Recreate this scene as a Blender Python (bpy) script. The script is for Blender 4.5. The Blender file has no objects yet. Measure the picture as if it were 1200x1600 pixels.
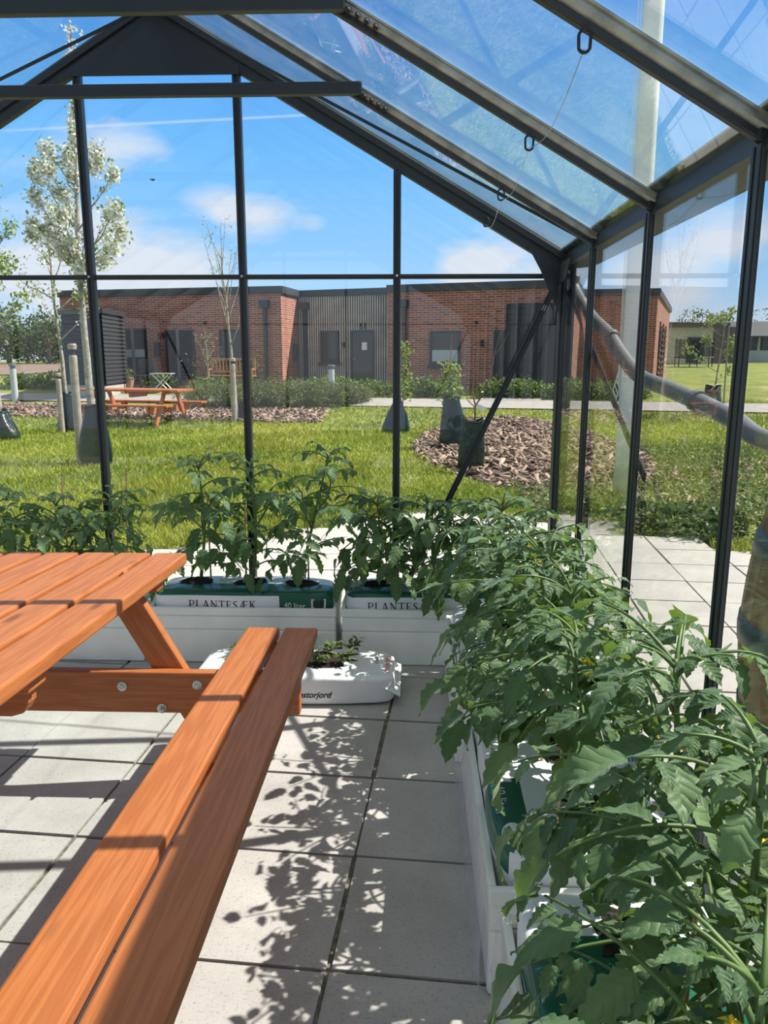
import bpy, math, random
import numpy as np
from mathutils import Vector, Matrix, Euler

scene = bpy.context.scene
COL = scene.collection
PI = math.pi
R = math.radians

# ------------------------------------------------------------------ camera
EYE = Vector((0.0, 0.0, 1.476))
PITCH, YAW, ROLL, FPX = R(11.4913), R(2.1444), R(-0.0572), 1204.89
cam_d = bpy.data.cameras.new('camera')
cam = bpy.data.objects.new('camera', cam_d)
COL.objects.link(cam)
cam_d.sensor_fit = 'VERTICAL'
cam_d.sensor_height = 36.0
cam_d.lens = 36.0 * FPX / 1600.0
cam_d.clip_end = 600
cam_d.clip_start = 0.02
cam.location = EYE
cam.rotation_euler = (Matrix.Rotation(YAW, 4, 'Z') @ Matrix.Rotation(PI / 2 - PITCH, 4, 'X') @ Matrix.Rotation(-ROLL, 4, 'Z')).to_euler()
scene.camera = cam
CAM_M = cam.rotation_euler.to_matrix()


def ray(px, py):
    return CAM_M @ Vector(((px - 600) / FPX, -(py - 800) / FPX, -1.0))


def at(px, py, Y):
    """point of the place at depth Y seen in that direction"""
    d = ray(px, py)
    return EYE + d * (Y / d.y)


# ------------------------------------------------------------------ light, sky, exposure
scene.view_settings.view_transform = 'Standard'
scene.view_settings.look = 'None'
scene.view_settings.gamma = 1.0
scene.view_settings.use_curve_mapping = False
scene.view_settings.exposure = 0.0
cy = scene.cycles
cy.max_bounces = 10
cy.diffuse_bounces = 4
cy.glossy_bounces = 4
cy.transmission_bounces = 6
cy.transparent_max_bounces = 32
cy.sample_clamp_indirect = 4.0
cy.caustics_reflective = False
cy.caustics_refractive = False
cy.use_adaptive_sampling = False
cy.use_denoising = True
cy.denoising_prefilter = 'ACCURATE'
cy.denoising_input_passes = 'RGB_ALBEDO_NORMAL'

sun_d = bpy.data.lights.new('sun', 'SUN')
sun_d.energy = 8.2
sun_d.angle = R(0.53)
sun_d.color = (1.0, 0.95, 0.87)
sun = bpy.data.objects.new('sun', sun_d)
COL.objects.link(sun)
SUNDIR = Vector((0.80, 0.235, 1.0)).normalized()
sun.rotation_euler = SUNDIR.to_track_quat('Z', 'Y').to_euler()
sun.location = (8, 3, 12)

SKY_STRENGTH = 1.0


def make_world():
    w = bpy.data.worlds.new('sky')
    scene.world = w
    w.use_nodes = True
    nt = w.node_tree
    N, L = nt.nodes, nt.links
    N.clear()
    out = N.new('ShaderNodeOutputWorld')
    bg = N.new('ShaderNodeBackground')
    bg.inputs['Strength'].default_value = SKY_STRENGTH
    tc = N.new('ShaderNodeTexCoord')
    sep = N.new('ShaderNodeSeparateXYZ')
    L.new(tc.outputs['Generated'], sep.inputs[0])
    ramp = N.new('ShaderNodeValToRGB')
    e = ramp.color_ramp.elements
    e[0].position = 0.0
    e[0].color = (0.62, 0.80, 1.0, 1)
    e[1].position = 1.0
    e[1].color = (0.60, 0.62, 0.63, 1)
    for p, c in ((0.05, (0.52, 0.78, 1.05, 1)), (0.12, (0.34, 0.68, 1.10, 1)), (0.22, (0.20, 0.57, 1.08, 1)), (0.37, (0.075, 0.36, 0.98, 1)), (0.47, (0.22, 0.42, 0.72, 1)), (0.60, (0.60, 0.62, 0.63, 1))):  # overhead stops whitened, above the view, so the fill light stays neutral
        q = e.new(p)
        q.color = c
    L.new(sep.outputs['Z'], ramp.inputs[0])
    # clouds: banks of noise, denser low down; those behind the viewer added for neutral fill
    mp = N.new('ShaderNodeMapping')
    mp.inputs['Scale'].default_value = (1.0, 1.0, 2.6)
    mp.inputs['Location'].default_value = (3.1, 0.4, 0.7)
    L.new(tc.outputs['Generated'], mp.inputs[0])
    no = N.new('ShaderNodeTexNoise')
    no.inputs['Scale'].default_value = 2.6
    no.inputs['Detail'].default_value = 7
    no.inputs['Roughness'].default_value = 0.55
    L.new(mp.outputs[0], no.inputs['Vector'])

    def m(op, a, b, clamp=False):
        n = N.new('ShaderNodeMath')
        n.operation = op
        n.use_clamp = clamp
        for i, v in enumerate((a, b)):
            if isinstance(v, (int, float)):
                n.inputs[i].default_value = v
            else:
                L.new(v, n.inputs[i])
        return n.outputs[0]
    low = m('MULTIPLY', m('SUBTRACT', 0.25, sep.outputs['Z']), 0.75)          # more cloud near the horizon
    low = m('MAXIMUM', low, -0.05)
    back = m('MULTIPLY', m('MAXIMUM', m('MULTIPLY', sep.outputs['Y'], -1.0), 0.0), 0.26)
    dens = m('ADD', m('ADD', no.outputs['Fac'], low), back)
    # a few cumulus banks at their places in the sky
    fine = N.new('ShaderNodeTexNoise')
    fine.inputs['Scale'].default_value = 11.0
    fine.inputs['Detail'].default_value = 8
    L.new(mp.outputs[0], fine.inputs['Vector'])
    for px, py, rad, amp in ((180, 215, .085, .26), (330, 315, .045, .24), (400, 345, .055, .24), (485, 352, .025, .20), (800, 400, .10, .42), (720, 415, .06, .30), (1090, 385, .11, .22), (1190, 350, .08, .22), (1000, 440, .09, .22), (190, 415, .13, .34), (60, 400, .12, .30), (690, 25, .09, .18)):
        c = (at(px, py, 100) - EYE).normalized()
        vs = N.new('ShaderNodeVectorMath')
        vs.operation = 'MULTIPLY'
        vs.inputs[1].default_value = (1, 1, 1.7)
        L.new(tc.outputs['Generated'], vs.inputs[0])
        vd = N.new('ShaderNodeVectorMath')
        vd.operation = 'DISTANCE'
        L.new(vs.outputs[0], vd.inputs[0])
        vd.inputs[1].default_value = (c.x, c.y, c.z * 1.7)
        fall = m('SUBTRACT', 1.0, m('DIVIDE', vd.outputs['Value'], rad), True)
        puff = m('MULTIPLY', m('MULTIPLY', m('POWER', fall, 0.7), fine.outputs['Fac']), amp * 1.9)
        dens = m('ADD', dens, puff)
    mask = m('MULTIPLY', m('SUBTRACT', dens, 0.66), 4.6, True)
    mask = m('MULTIPLY', mask, 0.88)
    mix = N.new('ShaderNodeMixRGB')
    L.new(mask, mix.inputs[0])
    L.new(ramp.outputs[0], mix.inputs[1])
    mix.inputs[2].default_value = (0.84, 0.88, 0.95, 1)
    # contrail: a thin band along a great circle
    a = at(90, 200, 400) - EYE
    b = at(475, 180, 400) - EYE
    n_ = a.cross(b).normalized()
    vm = N.new('ShaderNodeVectorMath')
    vm.operation = 'DOT_PRODUCT'
    vm.inputs[1].default_value = n_
    L.new(tc.outputs['Generated'], vm.inputs[0])
    band = m('SUBTRACT', 1.0, m('DIVIDE', m('ABSOLUTE', vm.outputs['Value'], 0.0), 0.0022), True)
    mid = ((a.normalized() + b.normalized()) * 0.5).normalized()
    vm2 = N.new('ShaderNodeVectorMath')
    vm2.operation = 'DOT_PRODUCT'
    vm2.inputs[1].default_value = mid
    L.new(tc.outputs['Generated'], vm2.inputs[0])
    lim = m('MULTIPLY', m('SUBTRACT', vm2.outputs['Value'], 0.975), 60.0, True)
    mix2 = N.new('ShaderNodeMixRGB')
    L.new(m('MULTIPLY', m('MULTIPLY', band, lim), 0.45), mix2.inputs[0])
    L.new(mix.outputs[0], mix2.inputs[1])
    mix2.inputs[2].default_value = (0.85, 0.93, 1.0, 1)
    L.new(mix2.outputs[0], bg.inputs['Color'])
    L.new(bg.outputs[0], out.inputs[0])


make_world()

# ------------------------------------------------------------------ helpers


class MB:
    """collects shapes and links them as ONE mesh object"""

    def __init__(s):
        s.v, s.f, s.uv, s.mi = [], [], {}, {}
        s.cur = 0

    def add(s, verts, faces, mat=None):
        o = len(s.v)
        s.v += [tuple(p) for p in verts]
        for f in faces:
            if s.cur:
                s.mi[len(s.f)] = s.cur
            s.f.append(tuple(i + o for i in f))

    def box(s, c, size, rot=None):
        x, y, z = size[0] / 2, size[1] / 2, size[2] / 2
        P = [Vector(p) for p in ((-x, -y, -z), (x, -y, -z), (x, y, -z), (-x, y, -z), (-x, -y, z), (x, -y, z), (x, y, z), (-x, y, z))]
        if rot is not None:
            P = [rot @ p for p in P]
        c = Vector(c)
        s.add([p + c for p in P], [(0, 3, 2, 1), (4, 5, 6, 7), (0, 1, 5, 4), (1, 2, 6, 5), (2, 3, 7, 6), (3, 0, 4, 7)])

    def span(s, a, b):
        a, b = Vector(a), Vector(b)
        s.box((a + b) / 2, [abs(q) for q in (b - a)])

    def bar(s, a, b, w, h, up=(0, 0, 1)):
        """rectangular bar from a to b, w sideways and h along up"""
        a, b, up = Vector(a), Vector(b), Vector(up)
        d = (b - a)
        x = d.normalized()
        y = up.cross(x).normalized()
        z = x.cross(y)
        s.box((a + b) / 2, (d.length, w, h), Matrix((x, y, z)).transposed())

    def prism(s, poly, ext):
        n = len(poly)
        e = Vector(ext)
        P = [Vector(p) for p in poly]
        s.add(P + [p + e for p in P], [tuple(range(n))[::-1], tuple(range(n, 2 * n))] + [(i, (i + 1) % n, n + (i + 1) % n, n + i) for i in range(n)])

    def tube(s, pts, rad, n=8, cap=True):
        pts = [Vector(p) for p in pts]
        k = len(pts)
        if isinstance(rad, (int, float)):
            rad = [rad] * k
        V = []
        ref = None
        for i, p in enumerate(pts):
            d = (pts[min(i + 1, k - 1)] - pts[max(i - 1, 0)])
            if d.length < 1e-9:
                d = Vector((0, 0, 1))
            d.normalize()
            if ref is None:
                ref = Vector((1, 0, 0)) if abs(d.x) < .8 else Vector((0, 1, 0))
            u = (ref - d * ref.dot(d))
            if u.length < 1e-6:
                u = d.orthogonal()
            u.normalize()
            ref = u
            w = d.cross(u)
            for j in range(n):
                t = 2 * PI * j / n
                V.append(p + (u * math.cos(t) + w * math.sin(t)) * rad[i])
        F = []
        for i in range(k - 1):
            for j in range(n):
                a, b = i * n + j, i * n + (j + 1) % n
                F.append((a, b, b + n, a + n))
        if cap:
            F.append(tuple(range(n))[::-1])
            F.append(tuple(range((k - 1) * n, k * n)))
        s.add(V, F)

    def lathe(s, prof, c=(0, 0, 0), n=24):
        c = Vector(c)
        V = []
        for r, z in prof:
            for j in range(n):
                t = 2 * PI * j / n
                V.append(c + Vector((r * math.cos(t), r * math.sin(t), z)))
        F = []
        for i in range(len(prof) - 1):
            for j in range(n):
                a, b = i * n + j, i * n + (j + 1) % n
                F.append((a, b, b + n, a + n))
        F.append(tuple(range(n))[::-1])
        F.append(tuple(range((len(prof) - 1) * n, len(prof) * n)))
        s.add(V, F)

    def build(s, name, mat, parent=None, smooth=False, bevel=0, local=False, seg=2):
        off = Vector((0, 0, 0))
        if parent is not None and not local:
            q = parent
            while q is not None:
                off += Vector(q.location)
                q = q.parent
        me = bpy.data.meshes.new(name)
        me.from_pydata([(p[0] - off.x, p[1] - off.y, p[2] - off.z) for p in s.v], [], s.f)
        for mm in (mat if isinstance(mat, (list, tuple)) else [mat]):
            me.materials.append(mm)
        for i, k in s.mi.items():
            me.polygons[i].material_index = k
        if smooth:
            me.shade_smooth()
        o = bpy.data.objects.new(name, me)
        COL.objects.link(o)
        if parent is not None:
            o.parent = parent
        if bevel:
            b = o.modifiers.new('edge', 'BEVEL')
            b.width = bevel
            b.segments = seg
            b.limit_method = 'ANGLE'
        return o


def np_mesh(name, V, F, mat, parent=None, smooth=False, attr=None, extra=None):
    """V (n,3) world, F (m,k) all faces the same size; relative to the parent's place"""
    V = np.asarray(V, np.float32)
    if parent is not None:
        q = parent
        off = Vector((0, 0, 0))
        while q is not None:
            off += Vector(q.location)
            q = q.parent
        V = V - np.array(off, np.float32)
    F = np.asarray(F, np.int32)
    me = bpy.data.meshes.new(name)
    k = F.shape[1]
    me.vertices.add(len(V))
    me.vertices.foreach_set('co', V.ravel())
    me.loops.add(F.size)
    me.loops.foreach_set('vertex_index', F.ravel())
    me.polygons.add(len(F))
    me.polygons.foreach_set('loop_start', np.arange(0, F.size, k, dtype=np.int32))
    me.polygons.foreach_set('loop_total', np.full(len(F), k, np.int32))
    me.update(calc_edges=True)
    if smooth:
        me.polygons.foreach_set('use_smooth', np.ones(len(F), bool))
    if attr is not None:
        at_ = me.attributes.new('tint', 'FLOAT', 'POINT')
        at_.data.foreach_set('value', np.asarray(attr, np.float32))
    for k2, arr in (extra or {}).items():
        at2 = me.attributes.new(k2, 'FLOAT', 'POINT')
        at2.data.foreach_set('value', np.asarray(arr, np.float32))
    me.materials.append(mat)
    o = bpy.data.objects.new(name, me)
    COL.objects.link(o)
    if parent is not None:
        o.parent = parent
    return o


def tag(o, label, cat, group=None, kind=None):
    o['label'] = label
    o['category'] = cat
    if group:
        o['group'] = group
    if kind:
        o['kind'] = kind
    return o


def thing(name, label, cat, loc=(0, 0, 0), group=None, kind=None):
    o = bpy.data.objects.new(name, None)
    COL.objects.link(o)
    o.empty_display_size = .1
    o.location = loc
    return tag(o, label, cat, group, kind)


def smoothstep(a, b, x):
    t = min(1, max(0, (x - a) / (b - a)))
    return t * t * (3 - 2 * t)


# ------------------------------------------------------------------ materials
def new_mat(name):
    m = bpy.data.materials.new(name)
    m.use_nodes = True
    nt = m.node_tree
    nt.nodes.clear()
    out = nt.nodes.new('ShaderNodeOutputMaterial')
    b = nt.nodes.new('ShaderNodeBsdfPrincipled')
    nt.links.new(b.outputs[0], out.inputs[0])
    return m, nt, b, out


def plain(name, col, rough=.5, metal=0, spec=.5, var=0.0, vscale=8, bump=0, bscale=60):
    m, nt, b, out = new_mat(name)
    b.inputs['Base Color'].default_value = (*col, 1)
    b.inputs['Roughness'].default_value = rough
    b.inputs['Metallic'].default_value = metal
    b.inputs['Specular IOR Level'].default_value = spec
    if var or bump:
        tc = nt.nodes.new('ShaderNodeTexCoord')
    if var:
        n = nt.nodes.new('ShaderNodeTexNoise')
        n.inputs['Scale'].default_value = vscale
        n.inputs['Detail'].default_value = 6
        nt.links.new(tc.outputs['Object'], n.inputs['Vector'])
        r = nt.nodes.new('ShaderNodeValToRGB')
        r.color_ramp.elements[0].position = .3
        r.color_ramp.elements[1].position = .7
        r.color_ramp.elements[0].color = (*[c * (1 - var) for c in col], 1)
        r.color_ramp.elements[1].color = (*[min(1, c * (1 + var)) for c in col], 1)
        nt.links.new(n.outputs['Fac'], r.inputs[0])
        nt.links.new(r.outputs[0], b.inputs['Base Color'])
    if bump:
        n2 = nt.nodes.new('ShaderNodeTexNoise')
        n2.inputs['Scale'].default_value = bscale
        n2.inputs['Detail'].default_value = 5
        nt.links.new(tc.outputs['Object'], n2.inputs['Vector'])
        bp = nt.nodes.new('ShaderNodeBump')
        bp.inputs['Strength'].default_value = bump
        bp.inputs['Distance'].default_value = .01
        nt.links.new(n2.outputs['Fac'], bp.inputs['Height'])
        nt.links.new(bp.outputs[0], b.inputs['Normal'])
    return m


def glass_mat(name, tint=(1, 1, 1), base=.05, dirt=0.0):
    """thin clear pane: see-through plus a mirror reflection that grows at grazing angles"""
    m = bpy.data.materials.new(name)
    m.use_nodes = True
    nt = m.node_tree
    N, L = nt.nodes, nt.links
    N.clear()
    out = N.new('ShaderNodeOutputMaterial')
    tr = N.new('ShaderNodeBsdfTransparent')
    tr.inputs[0].default_value = (*tint, 1)
    gl = N.new('ShaderNodeBsdfGlossy')
    gl.inputs['Roughness'].default_value = 0.0
    lw = N.new('ShaderNodeLayerWeight')
    lw.inputs['Blend'].default_value = .5
    p = N.new('ShaderNodeMath')
    p.operation = 'POWER'
    L.new(lw.outputs['Facing'], p.inputs[0])
    p.inputs[1].default_value = 5
    q = N.new('ShaderNodeMath')
    q.operation = 'MULTIPLY_ADD'
    L.new(p.outputs[0], q.inputs[0])
    q.inputs[1].default_value = 1 - base
    q.inputs[2].default_value = base
    mx = N.new('ShaderNodeMixShader')
    L.new(q.outputs[0], mx.inputs[0])
    L.new(tr.outputs[0], mx.inputs[1])
    L.new(gl.outputs[0], mx.inputs[2])
    last = mx.outputs[0]
    if dirt:
        tc = N.new('ShaderNodeTexCoord')
        n = N.new('ShaderNodeTexNoise')
        n.inputs['Scale'].default_value = 5
        n.inputs['Detail'].default_value = 8
        n.inputs['Roughness'].default_value = .7
        L.new(tc.outputs['Object'], n.inputs['Vector'])
        n2 = N.new('ShaderNodeTexVoronoi')
        n2.inputs['Scale'].default_value = 26
        L.new(tc.outputs['Object'], n2.inputs['Vector'])
        sp = N.new('ShaderNodeMath')
        sp.operation = 'LESS_THAN'
        L.new(n2.outputs['Distance'], sp.inputs[0])
        sp.inputs[1].default_value = .07
        r = N.new('ShaderNodeMapRange')
        r.inputs['From Min'].default_value = .4
        r.inputs['From Max'].default_value = .75
        r.inputs['To Min'].default_value = dirt * .25
        r.inputs['To Max'].default_value = dirt
        L.new(n.outputs['Fac'], r.inputs['Value'])
        ad = N.new('ShaderNodeMath')
        ad.operation = 'MULTIPLY_ADD'
        L.new(sp.outputs[0], ad.inputs[0])
        ad.inputs[1].default_value = dirt * 1.2
        L.new(r.outputs[0], ad.inputs[2])
        tl = N.new('ShaderNodeBsdfTranslucent')
        tl.inputs[0].default_value = (.62, .66, .6, 1)
        mx2 = N.new('ShaderNodeMixShader')
        L.new(ad.outputs[0], mx2.inputs[0])
        L.new(last, mx2.inputs[1])
        L.new(tl.outputs[0], mx2.inputs[2])
        last = mx2.outputs[0]
    L.new(last, out.inputs[0])
    return m


def wood_mat(name, dark, light, rough=.5, scale=1.0):
    """grain along the board's own x axis"""
    m, nt, b, out = new_mat(name)
    N, L = nt.nodes, nt.links
    tc = N.new('ShaderNodeTexCoord')
    oi = N.new('ShaderNodeObjectInfo')
    vm = N.new('ShaderNodeVectorMath')
    vm.operation = 'SCALE'
    cb = N.new('ShaderNodeCombineXYZ')
    for i in range(3):
        L.new(oi.outputs['Random'], cb.inputs[i])
    L.new(cb.outputs[0], vm.inputs[0])
    vm.inputs['Scale'].default_value = 37.0
    add = N.new('ShaderNodeVectorMath')
    L.new(tc.outputs['Object'], add.inputs[0])
    L.new(vm.outputs[0], add.inputs[1])
    mp = N.new('ShaderNodeMapping')
    mp.inputs['Scale'].default_value = (1.6 * scale, 26 * scale, 26 * scale)
    L.new(add.outputs[0], mp.inputs[0])
    wn = N.new('ShaderNodeTexNoise')
    wn.inputs['Scale'].default_value = 1.0
    wn.inputs['Detail'].default_value = 3
    L.new(mp.outputs[0], wn.inputs['Vector'])
    wv = N.new('ShaderNodeMath')
    wv.operation = 'MULTIPLY'
    L.new(wn.outputs['Fac'], wv.inputs[0])
    wv.inputs[1].default_value = 34
    fr = N.new('ShaderNodeMath')
    fr.operation = 'SINE'
    L.new(wv.outputs[0], fr.inputs[0])
    mp2 = N.new('ShaderNodeMapping')
    mp2.inputs['Scale'].default_value = (9 * scale, 260 * scale, 260 * scale)
    L.new(add.outputs[0], mp2.inputs[0])
    fn = N.new('ShaderNodeTexNoise')
    fn.inputs['Scale'].default_value = 1
    fn.inputs['Detail'].default_value = 3
    L.new(mp2.outputs[0], fn.inputs['Vector'])
    mr = N.new('ShaderNodeMapRange')
    mr.inputs['From Min'].default_value = -1
    L.new(fr.outputs[0], mr.inputs['Value'])
    mixf = N.new('ShaderNodeMixRGB')
    mixf.inputs[0].default_value = .55
    L.new(mr.outputs[0], mixf.inputs[1])
    L.new(fn.outputs['Fac'], mixf.inputs[2])
    # knots
    vo = N.new('ShaderNodeTexVoronoi')
    mp3 = N.new('ShaderNodeMapping')
    mp3.inputs['Scale'].default_value = (2.2, 7.5, 7.5)
    L.new(add.outputs[0], mp3.inputs[0])
    L.new(mp3.outputs[0], vo.inputs['Vector'])
    vo.inputs['Scale'].default_value = 1.0
    kn = N.new('ShaderNodeMapRange')
    kn.inputs['From Min'].default_value = .06
    kn.inputs['From Max'].default_value = .13
    kn.inputs['To Min'].default_value = .55
    kn.inputs['To Max'].default_value = 1
    L.new(vo.outputs['Distance'], kn.inputs['Value'])
    ramp = N.new('ShaderNodeValToRGB')
    ramp.color_ramp.elements[0].position = .15
    ramp.color_ramp.elements[1].position = .85
    ramp.color_ramp.elements[0].color = (*dark, 1)
    ramp.color_ramp.elements[1].color = (*light, 1)
    L.new(mixf.outputs[0], ramp.inputs[0])
    mu = N.new('ShaderNodeMixRGB')
    mu.blend_type = 'MULTIPLY'
    mu.inputs[0].default_value = 1
    L.new(ramp.outputs[0], mu.inputs[1])
    L.new(kn.outputs[0], mu.inputs[2])
    L.new(mu.outputs[0], b.inputs['Base Color'])
    b.inputs['Roughness'].default_value = rough
    bp = N.new('ShaderNodeBump')
    bp.inputs['Strength'].default_value = .18
    bp.inputs['Distance'].default_value = .004
    L.new(mixf.outputs[0], bp.inputs['Height'])
    L.new(bp.outputs[0], b.inputs['Normal'])
    return m


def leaf_mat(name, dark, light, trans=.35, rough=.5, sheen=0.0, tcol=None, bump=0):
    """leaf: colour varies leaf to leaf by the tint attribute, light comes through"""
    m, nt, b, out = new_mat(name)
    N, L = nt.nodes, nt.links
    a = N.new('ShaderNodeAttribute')
    a.attribute_name = 'tint'
    r = N.new('ShaderNodeValToRGB')
    r.color_ramp.elements[0].color = (*dark, 1)
    r.color_ramp.elements[1].color = (*light, 1)
    L.new(a.outputs['Fac'], r.inputs[0])
    L.new(r.outputs[0], b.inputs['Base Color'])
    b.inputs['Roughness'].default_value = rough
    b.inputs['Specular IOR Level'].default_value = .35
    if sheen:
        b.inputs['Sheen Weight'].default_value = sheen
        b.inputs['Sheen Roughness'].default_value = .5
        b.inputs['Sheen Tint'].default_value = (.85, 1, .9, 1)
    if bump:
        # side veins running out from the midrib
        av = N.new('ShaderNodeAttribute')
        av.attribute_name = 'vein'
        sn = N.new('ShaderNodeMath')
        sn.operation = 'SINE'
        L.new(av.outputs['Fac'], sn.inputs[0])
        ab = N.new('ShaderNodeMath')
        ab.operation = 'ABSOLUTE'
        L.new(sn.outputs[0], ab.inputs[0])
        sq = N.new('ShaderNodeMath')
        sq.operation = 'POWER'
        L.new(ab.outputs[0], sq.inputs[0])
        sq.inputs[1].default_value = .5
        tc = N.new('ShaderNodeTexCoord')
        nz = N.new('ShaderNodeTexNoise')
        nz.inputs['Scale'].default_value = 70
        nz.inputs['Detail'].default_value = 3
        L.new(tc.outputs['Object'], nz.inputs['Vector'])
        sm = N.new('ShaderNodeMath')
        L.new(sq.outputs[0], sm.inputs[0])
        L.new(nz.outputs['Fac'], sm.inputs[1])
        bp = N.new('ShaderNodeBump')
        bp.inputs['Strength'].default_value = bump
        bp.inputs['Distance'].default_value = .006
        L.new(sm.outputs[0], bp.inputs['Height'])
        L.new(bp.outputs[0], b.inputs['Normal'])
    tl = N.new('ShaderNodeBsdfTranslucent')
    if tcol:
        tl.inputs[0].default_value = (*tcol, 1)
    else:
        L.new(r.outputs[0], tl.inputs[0])
    mx = N.new('ShaderNodeMixShader')
    mx.inputs[0].default_value = trans
    L.new(b.outputs[0], mx.inputs[1])
    L.new(tl.outputs[0], mx.inputs[2])
    L.new(mx.outputs[0], out.inputs[0])
    return m


def brick_mat(name):
    m, nt, b, out = new_mat(name)
    N, L = nt.nodes, nt.links
    uv = N.new('ShaderNodeUVMap')
    br = N.new('ShaderNodeTexBrick')
    br.inputs['Scale'].default_value = 1.0
    br.inputs['Brick Width'].default_value = .24
    br.inputs['Row Height'].default_value = .0667
    br.inputs['Mortar Size'].default_value = .0075
    br.inputs['Mortar Smooth'].default_value = .2
    br.inputs['Bias'].default_value = .0
    br.inputs['Color1'].default_value = (.42, .125, .065, 1)
    br.inputs['Color2'].default_value = (.22, .068, .045, 1)
    br.inputs['Mortar'].default_value = (.48, .39, .32, 1)
    L.new(uv.outputs[0], br.inputs['Vector'])
    n = N.new('ShaderNodeTexNoise')
    n.inputs['Scale'].default_value = 3.5
    L.new(uv.outputs[0], n.inputs['Vector'])
    mx = N.new('ShaderNodeMixRGB')
    mx.blend_type = 'OVERLAY'
    mx.inputs[0].default_value = .15
    L.new(br.outputs['Color'], mx.inputs[1])
    L.new(n.outputs['Fac'], mx.inputs[2])
    L.new(mx.outputs[0], b.inputs['Base Color'])
    b.inputs['Roughness'].default_value = .85
    return m


def concrete_mat(name, c1, c2, stain=.25):
    m, nt, b, out = new_mat(name)
    N, L = nt.nodes, nt.links
    tc = N.new('ShaderNodeTexCoord')
    n = N.new('ShaderNodeTexNoise')
    n.inputs['Scale'].default_value = 3
    n.inputs['Detail'].default_value = 8
    n.inputs['Roughness'].default_value = .65
    L.new(tc.outputs['Object'], n.inputs['Vector'])
    r = N.new('ShaderNodeValToRGB')
    r.color_ramp.elements[0].position = .32
    r.color_ramp.elements[1].position = .68
    r.color_ramp.elements[0].color = (*c1, 1)
    r.color_ramp.elements[1].color = (*c2, 1)
    L.new(n.outputs['Fac'], r.inputs[0])
    n3 = N.new('ShaderNodeTexNoise')
    n3.inputs['Scale'].default_value = 130
    n3.inputs['Detail'].default_value = 3
    L.new(tc.outputs['Object'], n3.inputs['Vector'])
    mr = N.new('ShaderNodeMapRange')
    mr.inputs['From Min'].default_value = .3
    mr.inputs['From Max'].default_value = .45
    mr.inputs['To Min'].default_value = 1 - stain
    mr.inputs['To Max'].default_value = 1
    L.new(n3.outputs['Fac'], mr.inputs['Value'])
    mu = N.new('ShaderNodeMixRGB')
    mu.blend_type = 'MULTIPLY'
    mu.inputs[0].default_value = 1
    L.new(r.outputs[0], mu.inputs[1])
    L.new(mr.outputs[0], mu.inputs[2])
    L.new(mu.outputs[0], b.inputs['Base Color'])
    b.inputs['Roughness'].default_value = .9
    bp = N.new('ShaderNodeBump')
    bp.inputs['Strength'].default_value = .15
    bp.inputs['Distance'].default_value = .004
    L.new(n3.outputs['Fac'], bp.inputs['Height'])
    L.new(bp.outputs[0], b.inputs['Normal'])
    return m


M = {}
M['frame'] = plain('anthracite_paint', (.020, .026, .031), .42, 0, .5)
M['web'] = plain('weathered_aluminium', (.36, .365, .32), .30, .4, .5, .35, 16)
M['glass'] = glass_mat('clear_glass', (.985, .99, .988), .034)
M['roofglass'] = glass_mat('dusty_roof_glass', (.93, .965, .96), .045, .045)
M['steel'] = plain('bolt_steel', (.55, .55, .55), .3, .9)
M['wood'] = wood_mat('orange_stained_pine', (.39, .112, .028), (.52, .172, .052), .5)
M['stake'] = plain('bamboo', (.55, .34, .18), .6, var=.2, vscale=30)
M['tile'] = concrete_mat('concrete_tile', (.38, .363, .34), (.51, .492, .465), .25)
M['tile_out'] = concrete_mat('pale_concrete_tile', (.42, .40, .36), (.51, .485, .44), .12)
M['joint'] = plain('joint_sand', (.16, .145, .115), .95, var=.5, vscale=40)
M['foam'] = plain('white_foam', (.90, .90, .84), .45, var=.06, vscale=6, bump=.25, bscale=14)
M['soil'] = plain('potting_soil', (.028, .018, .012), .95, var=.6, vscale=60, bump=1.0, bscale=70)
M['green_print'] = plain('green_film', (.012, .115, .07), .28, bump=.2, bscale=18)
M['white_film'] = plain('white_film', (.84, .85, .86), .3, bump=.25, bscale=16)
M['clear_film'] = None
M['ink'] = plain('dark_ink', (.035, .012, .02), .4)
M['ink_black'] = plain('black_ink', (.012, .012, .014), .4)
M['ink_red'] = plain('red_ink', (.55, .03, .05), .4)
M['ink_white'] = plain('white_ink', (.75, .8, .75), .4)
M['tomato'] = leaf_mat('tomato_leaf', (.030, .085, .028), (.175, .275, .115), .32, .5, .3, (.18, .30, .03), bump=.32)
M['stem'] = plain('tomato_stem', (.10, .17, .045), .5, var=.3, vscale=25)
M['yellow'] = plain('yellow_petal', (.85, .62, .03), .5)
M['grass'] = leaf_mat('grass_blade', (.17, .24, .022), (.40, .43, .075), .35, .5)
M['lawn'] = plain('lawn_soil', (.19, .22, .03), .95, var=.35, vscale=1.1)
M['bark_chip'] = leaf_mat('bark_chip', (.07, .038, .025), (.50, .36, .28), .0, .8)
M['mulch'] = plain('mulch_ground', (.085, .055, .038), .95, var=.5, vscale=12)
M['trunk'] = plain('pale_bark', (.34, .31, .26), .85, var=.45, vscale=14, bump=.4, bscale=40)
M['twig'] = plain('brown_twig', (.16, .10, .065), .8, var=.3, vscale=20)
M['post'] = plain('grey_timber', (.36, .31, .25), .8, var=.25, vscale=12)
M['blossom'] = leaf_mat('white_blossom', (.72, .70, .66), (.9, .89, .85), .3, .6)
M['spring'] = leaf_mat('spring_leaf', (.16, .25, .04), (.36, .42, .10), .4, .5)
M['bag'] = plain('dark_green_plastic', (.004, .017, .015), .26, bump=1.0, bscale=13)
M['brick'] = brick_mat('red_brick')
M['zinc'] = plain('dark_roof_edge', (.045, .048, .05), .5)
M['black'] = plain('black_timber', (.016, .017, .019), .6)
M['slat'] = plain('greyed_batten', (.52, .44, .38), .8, var=.2, vscale=3)
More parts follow.
